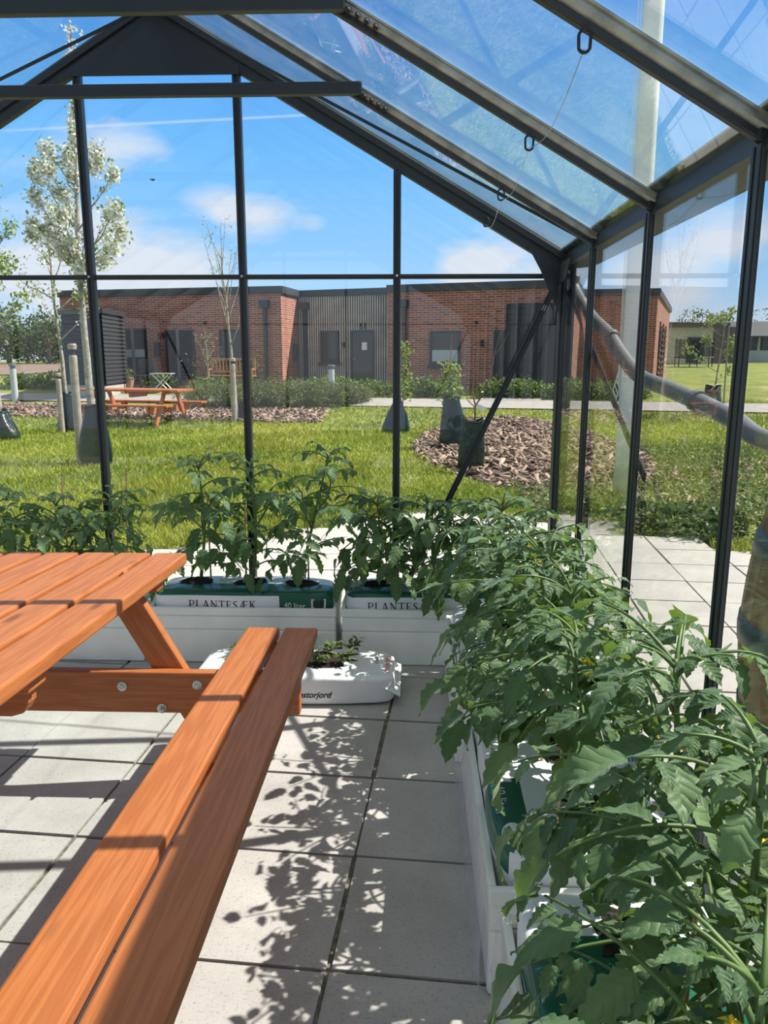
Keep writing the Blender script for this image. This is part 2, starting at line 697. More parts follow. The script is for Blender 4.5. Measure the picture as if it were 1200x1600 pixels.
M['slatgap'] = plain('dark_backing_board', (.03, .027, .026), .8)
M['window'] = plain('window_glass', (.025, .03, .034), .03, 0, .5)
M['winframe'] = plain('dark_window_frame', (.035, .037, .04), .45)
M['frost'] = plain('frosted_film', (.42, .47, .46), .3)
M['path'] = concrete_mat('path_concrete', (.29, .27, .25), (.36, .335, .31), .1)
M['shrub'] = leaf_mat('shrub_leaf', (.05, .10, .02), (.22, .30, .06), .35, .5)
M['grey_shrub'] = leaf_mat('grey_shrub_leaf', (.085, .12, .035), (.23, .27, .10), .3, .7)
M['tree_leaf'] = leaf_mat('tree_leaf', (.03, .065, .015), (.13, .19, .045), .3, .5)
M['weed'] = leaf_mat('weed_leaf', (.05, .10, .022), (.27, .32, .105), .3, .5)
M['white_paint'] = plain('white_mast_paint', (.80, .80, .78), .35)
M['galv'] = plain('galvanised_steel', (.17, .185, .195), .5, .1)
M['oak'] = plain('barrel_oak', (.30, .17, .075), .6, var=.35, vscale=5)
M['hoop'] = plain('blue_grey_hoop', (.085, .11, .115), .5, .2)
M['beige'] = plain('beige_brick', (.52, .45, .36), .9, var=.12, vscale=9)
M['roof'] = plain('dark_roof', (.075, .075, .08), .8)
M['field'] = plain('ploughed_soil', (.20, .135, .095), .95, var=.2, vscale=.7)
M['terracotta'] = plain('terracotta', (.50, .25, .15), .8)
M['bench_wood'] = plain('honey_timber', (.42, .22, .09), .6)
M['net'] = plain('black_net', (.02, .02, .022), .8)
M['tagwhite'] = plain('white_label', (.82, .82, .8), .5)
# ------------------------------------------------------------------ the ground outside


def ground(x, y):
    v = y + .2 * x
    z = .062 * (v - 15)
    z = 0 if z < 0 else (.54 if z > .54 else z)
    if v > 24:
        z += .008 * (v - 24)
    return z - .012


def pave_poly():
    return [(-7, 1.5), (-4.2, 4.1), (-2.08, 5.67), (-.79, 6.53), (-.026, 7.2), (.9, 7.15), (1.9, 6.45), (2.42, 5.92), (4.3, 4.2), (5.5, 2.2), (5.5, -3.5), (-7, -3.5)]


def inside(p, poly):
    x, y = p
    c = False
    n = len(poly)
    for i in range(n):
        x1, y1 = poly[i]
        x2, y2 = poly[(i + 1) % n]
        if (y1 > y) != (y2 > y) and x < (x2 - x1) * (y - y1) / (y2 - y1) + x1:
            c = not c
    return c


def make_lawn():
    xs = list(np.arange(-40, 60.1, 2.0))
    ys = list(np.arange(-8, 40, 1.0)) + list(np.arange(40, 141, 10.0))
    V = [(x, y, ground(x, y) - (.06 if inside((x, y), pave_poly()) else 0)) for y in ys for x in xs]
    n = len(xs)
    F = [(j * n + i, j * n + i + 1, (j + 1) * n + i + 1, (j + 1) * n + i) for j in range(len(ys) - 1) for i in range(n - 1)]
    o = np_mesh('lawn_ground', V, F, M['lawn'], smooth=True)
    tag(o, 'sunny green lawn between the glasshouse and the brick house', 'lawn', kind='structure')


make_lawn()


def strip(name, pts, mat, dz=.02):
    """flat ground patch following the slope, from a polygon fan grid"""
    mb = MB()
    mb.add([(x, y, ground(x, y) + dz) for x, y in pts], [tuple(range(len(pts)))])
    return mb.build(name, mat)


def path():
    mb = MB()
    xs = np.arange(-30, 40.1, 1.0)
    for v0, v1 in ((18.85, 20.5),):
        P = []
        for x in xs:
            P.append((x, v0 - .2 * x, ground(x, v0 - .2 * x) + .03))
            P.append((x, v1 - .2 * x, ground(x, v1 - .2 * x) + .03))
        mb.add(P, [(2 * i, 2 * i + 2, 2 * i + 3, 2 * i + 1) for i in range(len(xs) - 1)])
    P = []
    for v in (20.4, 21.5, 22.4):
        for x in (1.7 + .2 * (v - 20.4), 3.2 + .2 * (v - 20.4)):
            P.append((x, v - .2 * x, ground(x, v - .2 * x) + .03))
    mb.add(P, [(0, 1, 3, 2), (2, 3, 5, 4)])
    # terrace before the left front
    P = []
    for v in (21.6, 23.2):
        for x in (-10.5, -6.8):
            P.append((x, v - .2 * x, ground(x, v - .2 * x) + .03))
    mb.add(P, [(0, 1, 3, 2)])
    tag(mb.build('garden_path', M['path']), 'pale concrete footpath crossing behind the lawn', 'path', kind='structure')


path()

# ploughed field far left
mb = MB()
mb.add([(-60, 34, .62), (-17.5, 34, .62), (-19, 58, .82), (-60, 58, .82)], [(0, 1, 2, 3)])
tag(mb.build('ploughed_field', M['field']), 'brown ploughed field beyond the black shed', 'field', kind='structure')

# ------------------------------------------------------------------ paving: square tiles with sandy joints
TYAW, TS, TOX, TOY = -.074, .443, -.315, 2.932
tc_, ts_ = math.cos(TYAW), math.sin(TYAW)


def tile_w(u, v):
    return (tc_ * u - ts_ * v, ts_ * u + tc_ * v)


def clip_poly(sub, clip):
    """Sutherland-Hodgman against a convex clip polygon given counter-clockwise"""
    out = sub
    n = len(clip)
    for i in range(n):
        ax, ay = clip[i]
        bx, by = clip[(i + 1) % n]
        inp, out = out, []
        if not inp:
            break
        def side(p):
            return (bx - ax) * (p[1] - ay) - (by - ay) * (p[0] - ax)
        for j in range(len(inp)):
            p, q = inp[j], inp[(j + 1) % len(inp)]
            sp, sq = side(p), side(q)
            if sp >= 0:
                out.append(p)
            if (sp >= 0) != (sq >= 0):
                t = sp / (sp - sq)
                out.append((p[0] + t * (q[0] - p[0]), p[1] + t * (q[1] - p[1])))
    return out


def tiles():
    rng = random.Random(4)
    GL, GR, GB, GF = -3.118, .72, -1.95, 3.887
    room = [(GL, GB), (GR, GB), (GR, GF), (GL, GF)]
    pin, pout = MB(), MB()
    g = .006
    poly = pave_poly()
    for i in range(-16, 14):
        for j in range(-16, 13):
            u0, v0 = TOX + i * TS, TOY + j * TS
            du, dv = rng.uniform(-.004, .004), rng.uniform(-.004, .004)
            q = [tile_w(u0 + g + du, v0 + g + dv), tile_w(u0 + TS - g + du, v0 + g + dv), tile_w(u0 + TS - g + du, v0 + TS - g + dv), tile_w(u0 + g + du, v0 + TS - g + dv)]
            cx, cy_ = sum(p[0] for p in q) / 4, sum(p[1] for p in q) / 4
            z = rng.uniform(-.003, .0)
            zin = clip_poly(q, room)
            if len(zin) >= 3:
                pin.prism([(x, y, -.03) for x, y in zin], (0, 0, .03 + z))
            ins = [GL < p[0] < GR and GB < p[1] < GF for p in q]
            if inside((cx, cy_), poly) and not all(ins):
                if any(ins):
                    # keep what lies outside the glass only
                    if cy_ > GF - .3:
                        q2 = clip_poly(q, [(-9, GF), (9, GF), (9, 12), (-9, 12)])
                    elif cx > 0:
                        q2 = clip_poly(q, [(GR, -9), (9, -9), (9, 12), (GR, 12)])
                    else:
                        q2 = clip_poly(q, [(-12, -9), (GL, -9), (GL, 12), (-12, 12)])
                    if len(q2) >= 3:
                        pout.prism([(x, y, -.03) for x, y in q2], (0, 0, .03 + z))
                else:
                    pout.prism([(x, y, -.03) for x, y in q], (0, 0, .03 + z))
    tag(pin.build('floor', M['tile'], bevel=.003, seg=1), 'grey square concrete paving tiles under the table', 'floor', kind='structure')
    tag(pout.build('outdoor_paving', M['tile_out'], bevel=.003, seg=1), 'pale paving tiles around the outside of the glasshouse', 'paving', kind='structure')
    jb = MB()
    jb.add([(x, y, -.009) for x, y in pave_poly()], [tuple(range(len(pave_poly())))])
    tag(jb.build('paving_joint_sand', M['joint']), 'sandy bed showing in the joints between paving tiles', 'sand', kind='structure')


tiles()

# ------------------------------------------------------------------ the glasshouse
D, XR, XL, CX = 3.887, .70, -3.118, -1.209
ZB = 1.849                      # height of the cross bar
YB = -1.95                      # back end
ZE = 1.886                      # lower edge of the eaves beam
MULL = [-2.334, -1.584, -.834, -.084]
SIDEY = [3.216 - .75 * k for k in range(7)]


def rz(x, off=0.0):
    """height of the rafters' lower edge"""
    return 2.279 - .58 * (x if x >= CX else 2 * CX - x) + off


def post_x(mb, x, y, z0, z1, w=.036, d=.034):
    """upright in a wall that runs along x: box with a ribbed inner face"""
    mb.box((x, y, (z0 + z1) / 2), (w, d, z1 - z0))
    for s in (-1, 1):
        mb.box((x + s * w * .33, y - d / 2 - .003, (z0 + z1) / 2), (w * .3, .008, z1 - z0))


def post_y(mb, x, y, z0, z1, sgn, w=.048, d=.006):
    mb.box((x, y, (z0 + z1) / 2), (d, w, z1 - z0))
    for s in (-1, 1):
        mb.box((x - sgn * (d / 2 + .0015), y + s * w * .33, (z0 + z1) / 2), (.003, w * .28, z1 - z0))
    mb.box((x + sgn * .010, y, (z0 + z1) / 2), (.016, .008, z1 - z0))


def gable(y, name, label, sg):
    root = thing(name, label, 'wall', (CX, y, 0), kind='structure')
    for x in MULL:
        mb = MB()
        post_x(mb, x, y, .05, rz(x, .02))
        mb.build('mullion', M['frame'], root, bevel=.002)
    for x in (XL, XR + .035):
        mb = MB()
        mb.box((x, y, .96), (.07, .07, 1.92))
        mb.box((x - .02, y - sg * .04, .96), (.014, .02, 1.92))
        mb.box((x + .02, y - sg * .04, .96), (.014, .02, 1.92))
        mb.build('corner_post', M['frame'], root, bevel=.003)
    mb = MB()
    mb.span((XL, y - .012, ZB - .011), (XR, y + .012, ZB + .011))
    mb.span((XL, y - sg * .012 - .006, ZB - .003), (XR, y - sg * .012 + .006, ZB + .003))
    mb.build('crossbar', M['frame'], root, bevel=.002)
    mb = MB()
    mb.span((XL, y - .03, 0), (XR, y + .03, .07))
    mb.build('bottom_rail', M['frame'], root, bevel=.003)
    for x0, x1 in ((CX, XR + .05), (CX, XL - .05)):
        mb = MB()
        mb.prism([(x0, y - .02, rz(x0)), (x1, y - .02, rz(x1)), (x1, y - .02, rz(x1, .10)), (x0, y - .02, rz(x0, .10))], (0, .04, 0))
        mb.prism([(x0, y - .035, rz(x0, .05)), (x1, y - .035, rz(x1, .05)), (x1, y - .035, rz(x1, .085)), (x0, y - .035, rz(x0, .085))], (0, .07, 0))
        mb.build('gable_rafter', M['frame'], root, bevel=.003)
    # plate under the ridge
    mb = MB()
    xa, xb = MULL[1] - .02, MULL[2] + .02
    mb.prism([(xa, y - sg * .03, 2.745), (xb, y - sg * .03, 2.745), (xb, y - sg * .03, rz(xb, .03)), (CX, y - sg * .03, rz(CX, .03)), (xa, y - sg * .03, rz(xa, .03))], (0, sg * .006, 0))
    mb.build('ridge_plate', M['frame'], root)
    # corner plates
    for x, s in ((XR, -1), (XL, 1)):
        mb = MB()
        mb.prism([(x, y - sg * .05, 1.66), (x + s * .07, y - sg * .05, 1.80), (x + s * .10, y - sg * .05, 1.87), (x + s * .17, y - sg * .05, rz(x + s * .17, .02)), (x, y - sg * .05, rz(x, .02))], (0, sg * .008, 0))
        mb.build('corner_plate', M['frame'], root)
        a = Vector((x + s * .04, y - sg * .045, 1.78))
        b = Vector((x + s * .80, y - sg * .045, .16))
        mb = MB()
        mb.bar(a, b, .006, .034, up=(0, 1, 0))
        mb.bar(a, b, .03, .006, up=(0, 1, 0))
        mb.build('corner_brace', M['frame'], root)
        mb = MB()
        c = a.lerp(b, .05)
        mb.box(c + Vector((0, -sg * .006, 0)), (.014, .01, .028), Matrix.Rotation(s * R(-25), 3, 'Y'))
        mb.build('brace_clip', M['steel'], root, bevel=.002)
    # panes: below and above the cross bar
    xs = [XL + .035] + MULL + [XR]
    for x0, x1 in zip(xs[:-1], xs[1:]):
        a, b = x0 + .004, x1 - .004
        mb = MB()
        mb.prism([(a, y + sg * .012, .06), (b, y + sg * .012, .06), (b, y + sg * .012, ZB), (a, y + sg * .012, ZB)], (0, sg * .004, 0))
        mb.build('glass_pane', M['glass'], root)
        mb = MB()
        top = [(b, y + sg * .012, rz(b, .05))]
        if a < CX < b:
            top.append((CX, y + sg * .012, rz(CX, .05)))
        top.append((a, y + sg * .012, rz(a, .05)))
        mb.prism([(a, y + sg * .012, ZB + .002), (b, y + sg * .012, ZB + .002)] + top, (0, sg * .004, 0))
        mb.build('glass_pane', M['glass'], root)
    # small bolts where the bar crosses
    for x in MULL:
        mb = MB()
        mb.lathe([(.006, 0), (.006, .003), (.003, .006)], n=10)
        o = mb.build('bolt', M['steel'], None)
        o.parent = root
        o.location = (x - CX, -sg * .034, ZB)
        o.rotation_euler = (R(90) * sg, 0, 0)
    return root


gable(D, 'wall_far', 'far glass gable wall with dark uprights facing the brick house', 1)
gable(YB, 'wall_rear', 'rear glass gable wall behind the viewer', -1)


def side_wall(x, sgn, name, label):
    root = thing(name, label, 'wall', (x, (D + YB) / 2, 0), kind='structure')
    for y in SIDEY:
        mb = MB()
        post_y(mb, x, y, .05, ZE + .01, sgn)
        mb.build('upright', M['frame'], root, bevel=.002)
        mb = MB()
        mb.lathe([(.017, -.01), (.017, .012), (.010, .019)], n=16)
        o = mb.build('screw_cap', M['black'], None)
        o.parent = root
        o.location = Vector((x + sgn * .007, y, ZE + .030)) - Vector(root.location)
        o.rotation_euler = (0, -sgn * R(80), 0)
    mb = MB()
    mb.span((x - .03, YB, 0), (x + .03, D, .07))
    mb.build('bottom_rail', M['frame'], root, bevel=.003)
    # eaves beam: folded profile run along the wall, with the gutter outside
    s = sgn
    prof = [(0, ZE), (.018, ZE + .055), (.020, ZE + .062), (-.002, ZE + .085), (.012, ZE + .10), (.14, ZE + .07), (.15, ZE + .085), (.163, ZE + .085), (.163, ZE + .01), (.06, ZE + .0)]
    mb = MB()
    mb.prism([(x + s * a, YB - .03, z) for a, z in prof][::(1 if s < 0 else -1)], (0, D - YB + .06, 0))
    mb.build('eaves_beam', M['frame'], root)
    ys = [D - .04] + SIDEY + [YB + .04]
    for y0, y1 in zip(ys[:-1], ys[1:]):
        mb = MB()
        a, b = y0 - .004, y1 + .004
        mb.prism([(x + s * .016, a, .06), (x + s * .016, b, .06), (x + s * .016, b, ZE + .01), (x + s * .016, a, ZE + .01)], (s * .004, 0, 0))
        mb.build('glass_pane', M['glass'], root)
    # corner plate and diagonal brace at the far end
    mb = MB()
    mb.prism([(x - s * .02, D, 1.62), (x - s * .02, D - .09, 1.80), (x - s * .02, D - .20, 1.82), (x - s * .02, D - .30, ZE + .01), (x - s * .02, D, ZE + .01)], (s * .008, 0, 0))
    mb.build('corner_plate', M['frame'], root)
    a, b = Vector((x + s * .03, D - .06, 1.78)), Vector((x + s * .03, D - 1.46, 1.10))
    mb = MB()
    mb.bar(a, b, .006, .034)
    mb.build('corner_brace', M['frame'], root)
    return root


side_wall(XR, 1, 'wall_right', 'right glass wall with slim dark uprights behind the tomato row')
side_wall(XL, -1, 'wall_left', 'left glass wall beyond the picnic table')


def roof():
    root = thing('ceiling', 'pitched glass roof with weathered rafters and dark tie beams', 'roof', (CX, (D + YB) / 2, 0), kind='structure')
    mb = MB()
    mb.prism([(CX - .04, YB, 3.02), (CX + .04, YB, 3.02), (CX + .05, YB, 3.09), (CX, YB, 3.13), (CX - .05, YB, 3.09)][::-1], (0, D - YB, 0))
    mb.build('ridge_beam', M['frame'], root)
    for y in SIDEY:
        for side in (1, -1):
            xe = XR + .012 if side > 0 else XL - .012
            mb = MB()
            sec = [(-.026, .108), (-.026, .097), (-.019, .093), (-.019, .074), (-.015, .060), (-.008, .050), (0, .047), (.008, .050), (.015, .060), (.019, .074), (.019, .093), (.026, .097), (.026, .108)]
            mb.prism([(CX, y + a * .9, rz(CX, .043 + (b - .047) * .60)) for a, b in sec], (xe - CX, 0, rz(xe) - rz(CX)))
            raf = mb.build('rafter', M['web'], root)
            raf.data.shade_auto_smooth(angle=R(35)) if hasattr(raf.data, 'shade_auto_smooth') else None
            mb = MB()
            mb.prism([(CX, y - .013, rz(CX, .027)), (xe, y - .013, rz(xe, .027)), (xe, y - .013, rz(xe, .046)), (CX, y - .013, rz(CX, .046))], (0, .026, 0))
            mb.build('rafter_cap', M['frame'], raf, bevel=.004)
    for iy, y in enumerate(SIDEY[:-1]):
        zo = -.005 if iy == 0 else -.013
        x1 = -.205
        x0 = 2 * CX - x1
        mb = MB()
        mb.span((x0, y - .045, 2.452 + zo), (x1, y - .015, 2.496 + zo))
        tb = mb.build('tie_beam', M['frame'], root, bevel=.002)
        for x, s in ((x1, 1), (x0, -1)):
            mb = MB()
            for k in range(4):
                c = Vector((x + s * (.01 + .026 * k), y - .018, 2.452 - .0151 * k - .004))
                mb.tube([c, c + Vector((0, -.018, -.012))], [.009, .007], 8)
            mb.build('bolt_row', M['black'], tb)
    # wind braces from the ridge end down to the first rafters' feet
    for xe, s in ((XR - .02, 1), (XL + .02, -1)):
        mb = MB()
        a, b = Vector((CX + s * .03, D - .06, rz(CX, .03))), Vector((xe - s * .02, SIDEY[0] + .03, rz(xe, .05)))
        mb.bar(a, b, .006, .013)
        mb.build('wind_brace', M['frame'], root)
    # panes
    ys = [D] + SIDEY + [YB]
    for y0, y1 in zip(ys[:-1], ys[1:]):
        for side in (1, -1):
            xe = XR + .10 if side > 0 else XL - .10
            mb = MB()
            mb.prism([(CX, y1 + .004, rz(CX, .082)), (xe, y1 + .004, rz(xe, .082)), (xe, y0 - .004, rz(xe, .082)), (CX, y0 - .004, rz(CX, .082))], (0, 0, .004))
            mb.build('roof_pane', M['roofglass'], root)


roof()

# ------------------------------------------------------------------ the brick house across the lawn
ZT = 3.51


def pt(px, Y):
    p = at(px, 555, Y)
    return Vector((p.x, p.y, 0))


class Wall:
    def __init__(s, p0, p1):
        s.p0, s.p1 = Vector(p0), Vector(p1)
        s.d = (s.p1 - s.p0).normalized()
        s.n = Vector((-s.d.y, s.d.x, 0))          # pointing into the building (away from the lawn)

    def hit(s, px, py):
        r = ray(px, py)
        k = (s.p0 - EYE).dot(s.n) / r.dot(s.n)
        q = EYE + r * k
        return (q - Vector((s.p0.x, s.p0.y, 0))).dot(s.d), q.z

    def pos(s, u, z, out=0):
        q = s.p0 + s.d * u - s.n * out
        return Vector((q.x, q.y, z))

    def slab(s, mb, u0, u1, z0, z1, out0, out1):
        """box on the wall between two offsets in front of it"""
        P = [s.pos(u, z, o) for o in (out0, out1) for (u, z) in ((u0, z0), (u1, z0), (u1, z1), (u0, z1))]
        mb.add(P, [(0, 3, 2, 1), (4, 5, 6, 7), (0, 1, 5, 4), (1, 2, 6, 5), (2, 3, 7, 6), (3, 0, 4, 7)])

    def rect(s, mb, px0, py0, px1, py1, out0, out1):
        u0, za = s.hit(px0, (py0 + py1) / 2)[0], s.hit((px0 + px1) / 2, py1)[1]
        u1, zb = s.hit(px1, (py0 + py1) / 2)[0], s.hit((px0 + px1) / 2, py0)[1]
        s.slab(mb, u0, u1, za, zb, out0, out1)
        return u0, u1, za, zb

    def brick(s, parent, z0, z1, mat, th=.35, name='brick_wall'):
        L = (s.p1 - s.p0).length
        mb = MB()
        s.slab(mb, 0, L, z0, z1, -th, 0)
        o = mb.build(name, mat, parent)
        uvl = o.data.uv_layers.new(name='UVMap')
        off = Vector(parent.location)
        for poly in o.data.polygons:
            for li in poly.loop_indices:
                v = o.data.vertices[o.data.loops[li].vertex_index].co + off
                q = Vector((v.x, v.y, 0)) - s.p0
                uvl.data[li].uv = (q.dot(s.d) + (q.dot(s.n) if abs(poly.normal.dot(s.d)) > .7 else 0), v.z)
        return o


def text_mesh(name, body, size, mat, parent, origin, xdir, ydir, ext=.002, shear=0.0, space=1.0, scale_x=1.0, align='LEFT', bold=0):
    cu = bpy.data.curves.new(name, 'FONT')
    cu.body = body
    cu.size = size
    cu.extrude = ext
    cu.shear = shear
    cu.offset = bold
    cu.space_character = space
    cu.align_x = align
    tmp = bpy.data.objects.new(name, cu)
    COL.objects.link(tmp)
    dg = bpy.context.evaluated_depsgraph_get()
    me = bpy.data.meshes.new_from_object(tmp.evaluated_get(dg))
    bpy.data.objects.remove(tmp)
    x = Vector(xdir).normalized()
    y = Vector(ydir).normalized()
    z = x.cross(y)
    Mx = Matrix((x, y, z)).transposed()
    off = Vector((0, 0, 0))
    q = parent
    while q is not None:
        off += Vector(q.location)
        q = q.parent
    for v in me.vertices:
        c = Vector((v.co.x * scale_x, v.co.y, v.co.z))
        v.co = Vector(origin) + Mx @ c - off
    me.materials.clear()
    me.materials.append(mat)
    o = bpy.data.objects.new(name, me)
    COL.objects.link(o)
    o.parent = parent
    return o


def window_unit(w, parent, px0, py0, px1, py1, name='window', split=None, blind=None, handle=None, o0=0.0):
    mb = MB()
    u0, u1, z0, z1 = w.rect(mb, px0, py0, px1, py1, 0, .03)
    b = .06
    f = MB()
    w.slab(f, u0, u0 + b, z0, z1, .0, .06 + o0)
    w.slab(f, u1 - b, u1, z0, z1, .0, .06 + o0)
    w.slab(f, u0 + b, u1 - b, z1 - b, z1, .0, .06 + o0)
    w.slab(f, u0 + b, u1 - b, z0, z0 + b * 1.6, .0, .06 + o0)
    if name == 'window':
        w.slab(f, u0 - .06, u1 + .06, z0 - .09, z0, .0, .10 + o0)
    fr = f.build(name, M['winframe'], parent)
    g = MB()
    w.slab(g, u0 + b, u1 - b, z0 + b, z1 - b, .0, .035 + o0)
    g.build('pane', M['window'], fr)
    if split is not None:
        us = w.hit(split, (py0 + py1) / 2)[0]
        s_ = MB()
        w.slab(s_, us - .05, us + .05, z0, z1, .0, .065 + o0)
        s_.build('mullion', M['galv'], fr)
    if blind is not None:
        s_ = MB()
        za, zb = w.hit(px0, blind[1])[1], w.hit(px0, blind[0])[1]
        w.slab(s_, u0 + b * 1.3, u1 - b * 1.3, za, zb, .0, .045 + o0)
        s_.build('privacy_film', M['frost'], fr)
    if handle is not None:
        s_ = MB()
        uh, zh = w.hit(*handle)
        w.slab(s_, uh, uh + .14, zh - .015, zh + .015, .06 + o0, .12 + o0)
        s_.build('handle', M['galv'], fr)
    return fr


def house():
    root = thing('brick_house', 'long flat-roofed red brick house with a grey batten-clad recess', 'house', (0, 24, .5))
    P0, P1, P2 = pt(100, 25.45), pt(441, 23.9), pt(468, 25.6)
    P3, P4, P5 = pt(614, 24.5), pt(606, 23.7), pt(893, 22.0)
    P5b, P7, P8 = pt(905, 25.4), pt(1022, 25.0), pt(1042, 35.0)
    W1, W2, W3 = Wall(P0, P1), Wall(P1, P2), Wall(P2, P3)
    W4, W5, W6, W7 = Wall(P4, P5), Wall(P5, P5b), Wall(P5b, P7), Wall(P7, P8)
    Z0, ZW = .3, ZT - .18
    for w in (W1, W2, W4, W5, W6, W7):
        w.brick(root, Z0, ZW, M['brick'])
    # batten-clad recess: dark backing and separate upright battens
    L3 = (W3.p1 - W3.p0).length
    mb = MB()
    W3.slab(mb, 0, L3, Z0, ZW, -.3, 0)
    back = mb.build('cladding_board', M['slatgap'], root)
    mb = MB()
    k = 0
    u = .03
    rng = random.Random(3)
    while u < L3:
        wd = .042
        W3.slab(mb, u, u + wd, Z0, ZW, .0, .045)
        u += .080
    mb.build('battens', M['slat'], back)
    # roof with dark edge
    pts = [P0, P1, P2, P3 + Vector((-.1, 0, 0)), P4, P5, P5b, P7, P8, Vector((P0.x, 36, 0))]
    mb = MB()
    mb.prism([(p.x, p.y, ZW - .02) for p in pts], (0, 0, .1))
    mb.build('roof_deck', M['zinc'], root)
    for w in (W1, W2, W3, W4, W5, W6, W7):
        mb = MB()
        w.slab(mb, -.03, (w.p1 - w.p0).length + .03, ZW - .03, ZT, -.3, .07)
        mb.build('roof_edge', M['zinc'], root)
    # openings in the left front
    window_unit(W1, root, 194, 514, 231, 596, 'terrace_door', split=210, blind=(546, 558))
    window_unit(W1, root, 261, 515, 305, 593, 'terrace_door', split=280)
    window_unit(W1, root, 344, 515, 386, 566)
    window_unit(W3, root, 502, 517, 530, 566, o0=.035)
    window_unit(W3, root, 549, 516, 586, 598, 'entrance_door', handle=(554, 561), o0=.035)
    window_unit(W4, root, 672, 517, 720, 570, blind=(547, 566))
    mb = MB()
    W4.rect(mb, 770, 516, 796, 612, 0, .05)
    d = mb.build('back_door', M['winframe'], root)
    mb = MB()
    W4.rect(mb, 567, 535, 575, 547, 0, .01)
    mb2 = MB()
    W3.rect(mb2, 567, 535, 575, 547, .06, .085)
    mb2.build('paper_notice', M['tagwhite'], root)
    # meter boxes, lamps, downpipes
    for w, r in ((W1, (243, 535, 251, 557)), (W2, (457, 538, 461, 562))):
        mb = MB()
        w.rect(mb, *r, 0, .12)
        mb.build('meter_box', M['winframe'], root)
    for w, r in ((W1, (318, 530, 321, 536)), (W3, (537, 535, 540, 543)), (W4, (752, 532, 756, 541)), (W1, (319, 503, 323, 506)), (W4, (743, 502, 747, 506))):
        mb = MB()
        w.rect(mb, *r, 0, .10)
        mb.build('wall_lamp', M['black'], root)
    for w, px, yt in ((W1, 415, 470), (W3, 478, 473), (W4, 633, 469)):
        mb = MB()
        u, z = w.hit(px, yt)
        _, zb = w.hit(px, yt + 11)
        w.slab(mb, u - .13, u + .13, zb, z, 0, .22)
        w.slab(mb, u - .045, u + .045, .4, zb, .03, .12)
        mb.build('downpipe', M['zinc'], root)
    # house numbers
    for w, px, py, t in ((W1, 247.5, 530, '59'), (W3, 562.5, 514, '61')):
        u, z = w.hit(px, py)
        text_mesh('house_number', t, .27, M['black'], root, w.pos(u, z, .05), w.d, (0, 0, 1), ext=.01)
    # trellis on the right end wall
    mb = MB()
    L7 = (W7.p1 - W7.p0).length
    for k in range(9):
        z = .8 + .2 * k
        W7.slab(mb, 2.2, 6.8, z, z + .05, .03, .08)
    for u in (2.2, 4.5, 6.7):
        W7.slab(mb, u, u + .08, .6, 2.6, .0, .05)
    mb.build('trellis', M['black'], root)
    # dark timber store built against the right front
    sr = thing('timber_store', 'black boarded store against the right end of the brick house', 'shed', tuple(W4.pos(W4.hit(835, 560)[0], .5)))
    mb = MB()
    u0, u1 = W4.hit(795, 540)[0], W4.hit(886, 540)[0]
    zt = W4.hit(835, 476)[1]
    W4.slab(mb, u0, u1, .35, zt, .01, .45)
    mb.build('store_body', M['black'], sr)
    mb = MB()
    z = .5
    while z < zt - .1:
        W4.slab(mb, u0, u1, z, z + .12, .45, .47)
        z += .15
    mb.build('boarding', M['black'], sr)
    for px in (811, 834, 858):
        mb = MB()
        u = W4.hit(px, 540)[0]
        W4.slab(mb, u - .03, u + .03, .35, zt, .46, .48)
        mb.build('door_stile', M['winframe'], sr)
    return root


house()


def black_shed():
    a, b, c = pt(101, 22.4), pt(161, 21.4), pt(196, 23.6)
    zt = at(130, 483, 22).z
    root = thing('garden_shed', 'black garden shed with horizontal boarding left of the brick house', 'shed', (b.x, b.y, .45))
    mb = MB()
    d = c - b
    mb.prism([(p.x, p.y, .62) for p in (a, b, c, a + d)], (0, 0, zt - .72))
    mb.build('shed_body', M['black'], root)
    for p, q in ((a, b), (b, c)):
        w = Wall(p, q)
        L = (q - p).length
        mb = MB()
        n = 17
        h = (zt - .15 - .68) / n
        for k in range(n):
            z = .68 + k * h
            P = [w.pos(0, z, .05), w.pos(L, z, .05), w.pos(L, z + h, .012), w.pos(0, z + h, .012), w.pos(0, z, 0), w.pos(L, z, 0), w.pos(L, z + h, 0), w.pos(0, z + h, 0)]
            mb.add(P, [(0, 1, 2, 3), (0, 4, 5, 1), (3, 2, 6, 7)])
        mb.build('boarding', M['black'], root)
        mb = MB()
        w.slab(mb, -.05, L + .05, zt - .14, zt, -.1, .08)
        mb.build('roof_edge', M['zinc'], root)
    mb = MB()
    mb.prism([(p.x, p.y, .3) for p in (a, b, c, a + d)], (0, 0, .34))
    mb.build('plinth', M['tile_out'], root)


black_shed()
# ------------------------------------------------------------------ picnic tables


def board(name, parent, c, size, rot, mat, bevel=.006):
    """a plank: its length runs along its own x"""
    mb = MB()
    mb.box((0, 0, 0), size)
    o = mb.build(name, mat, parent, bevel=bevel, local=True, seg=2)
    o.location = c
    o.rotation_euler = rot
    return o


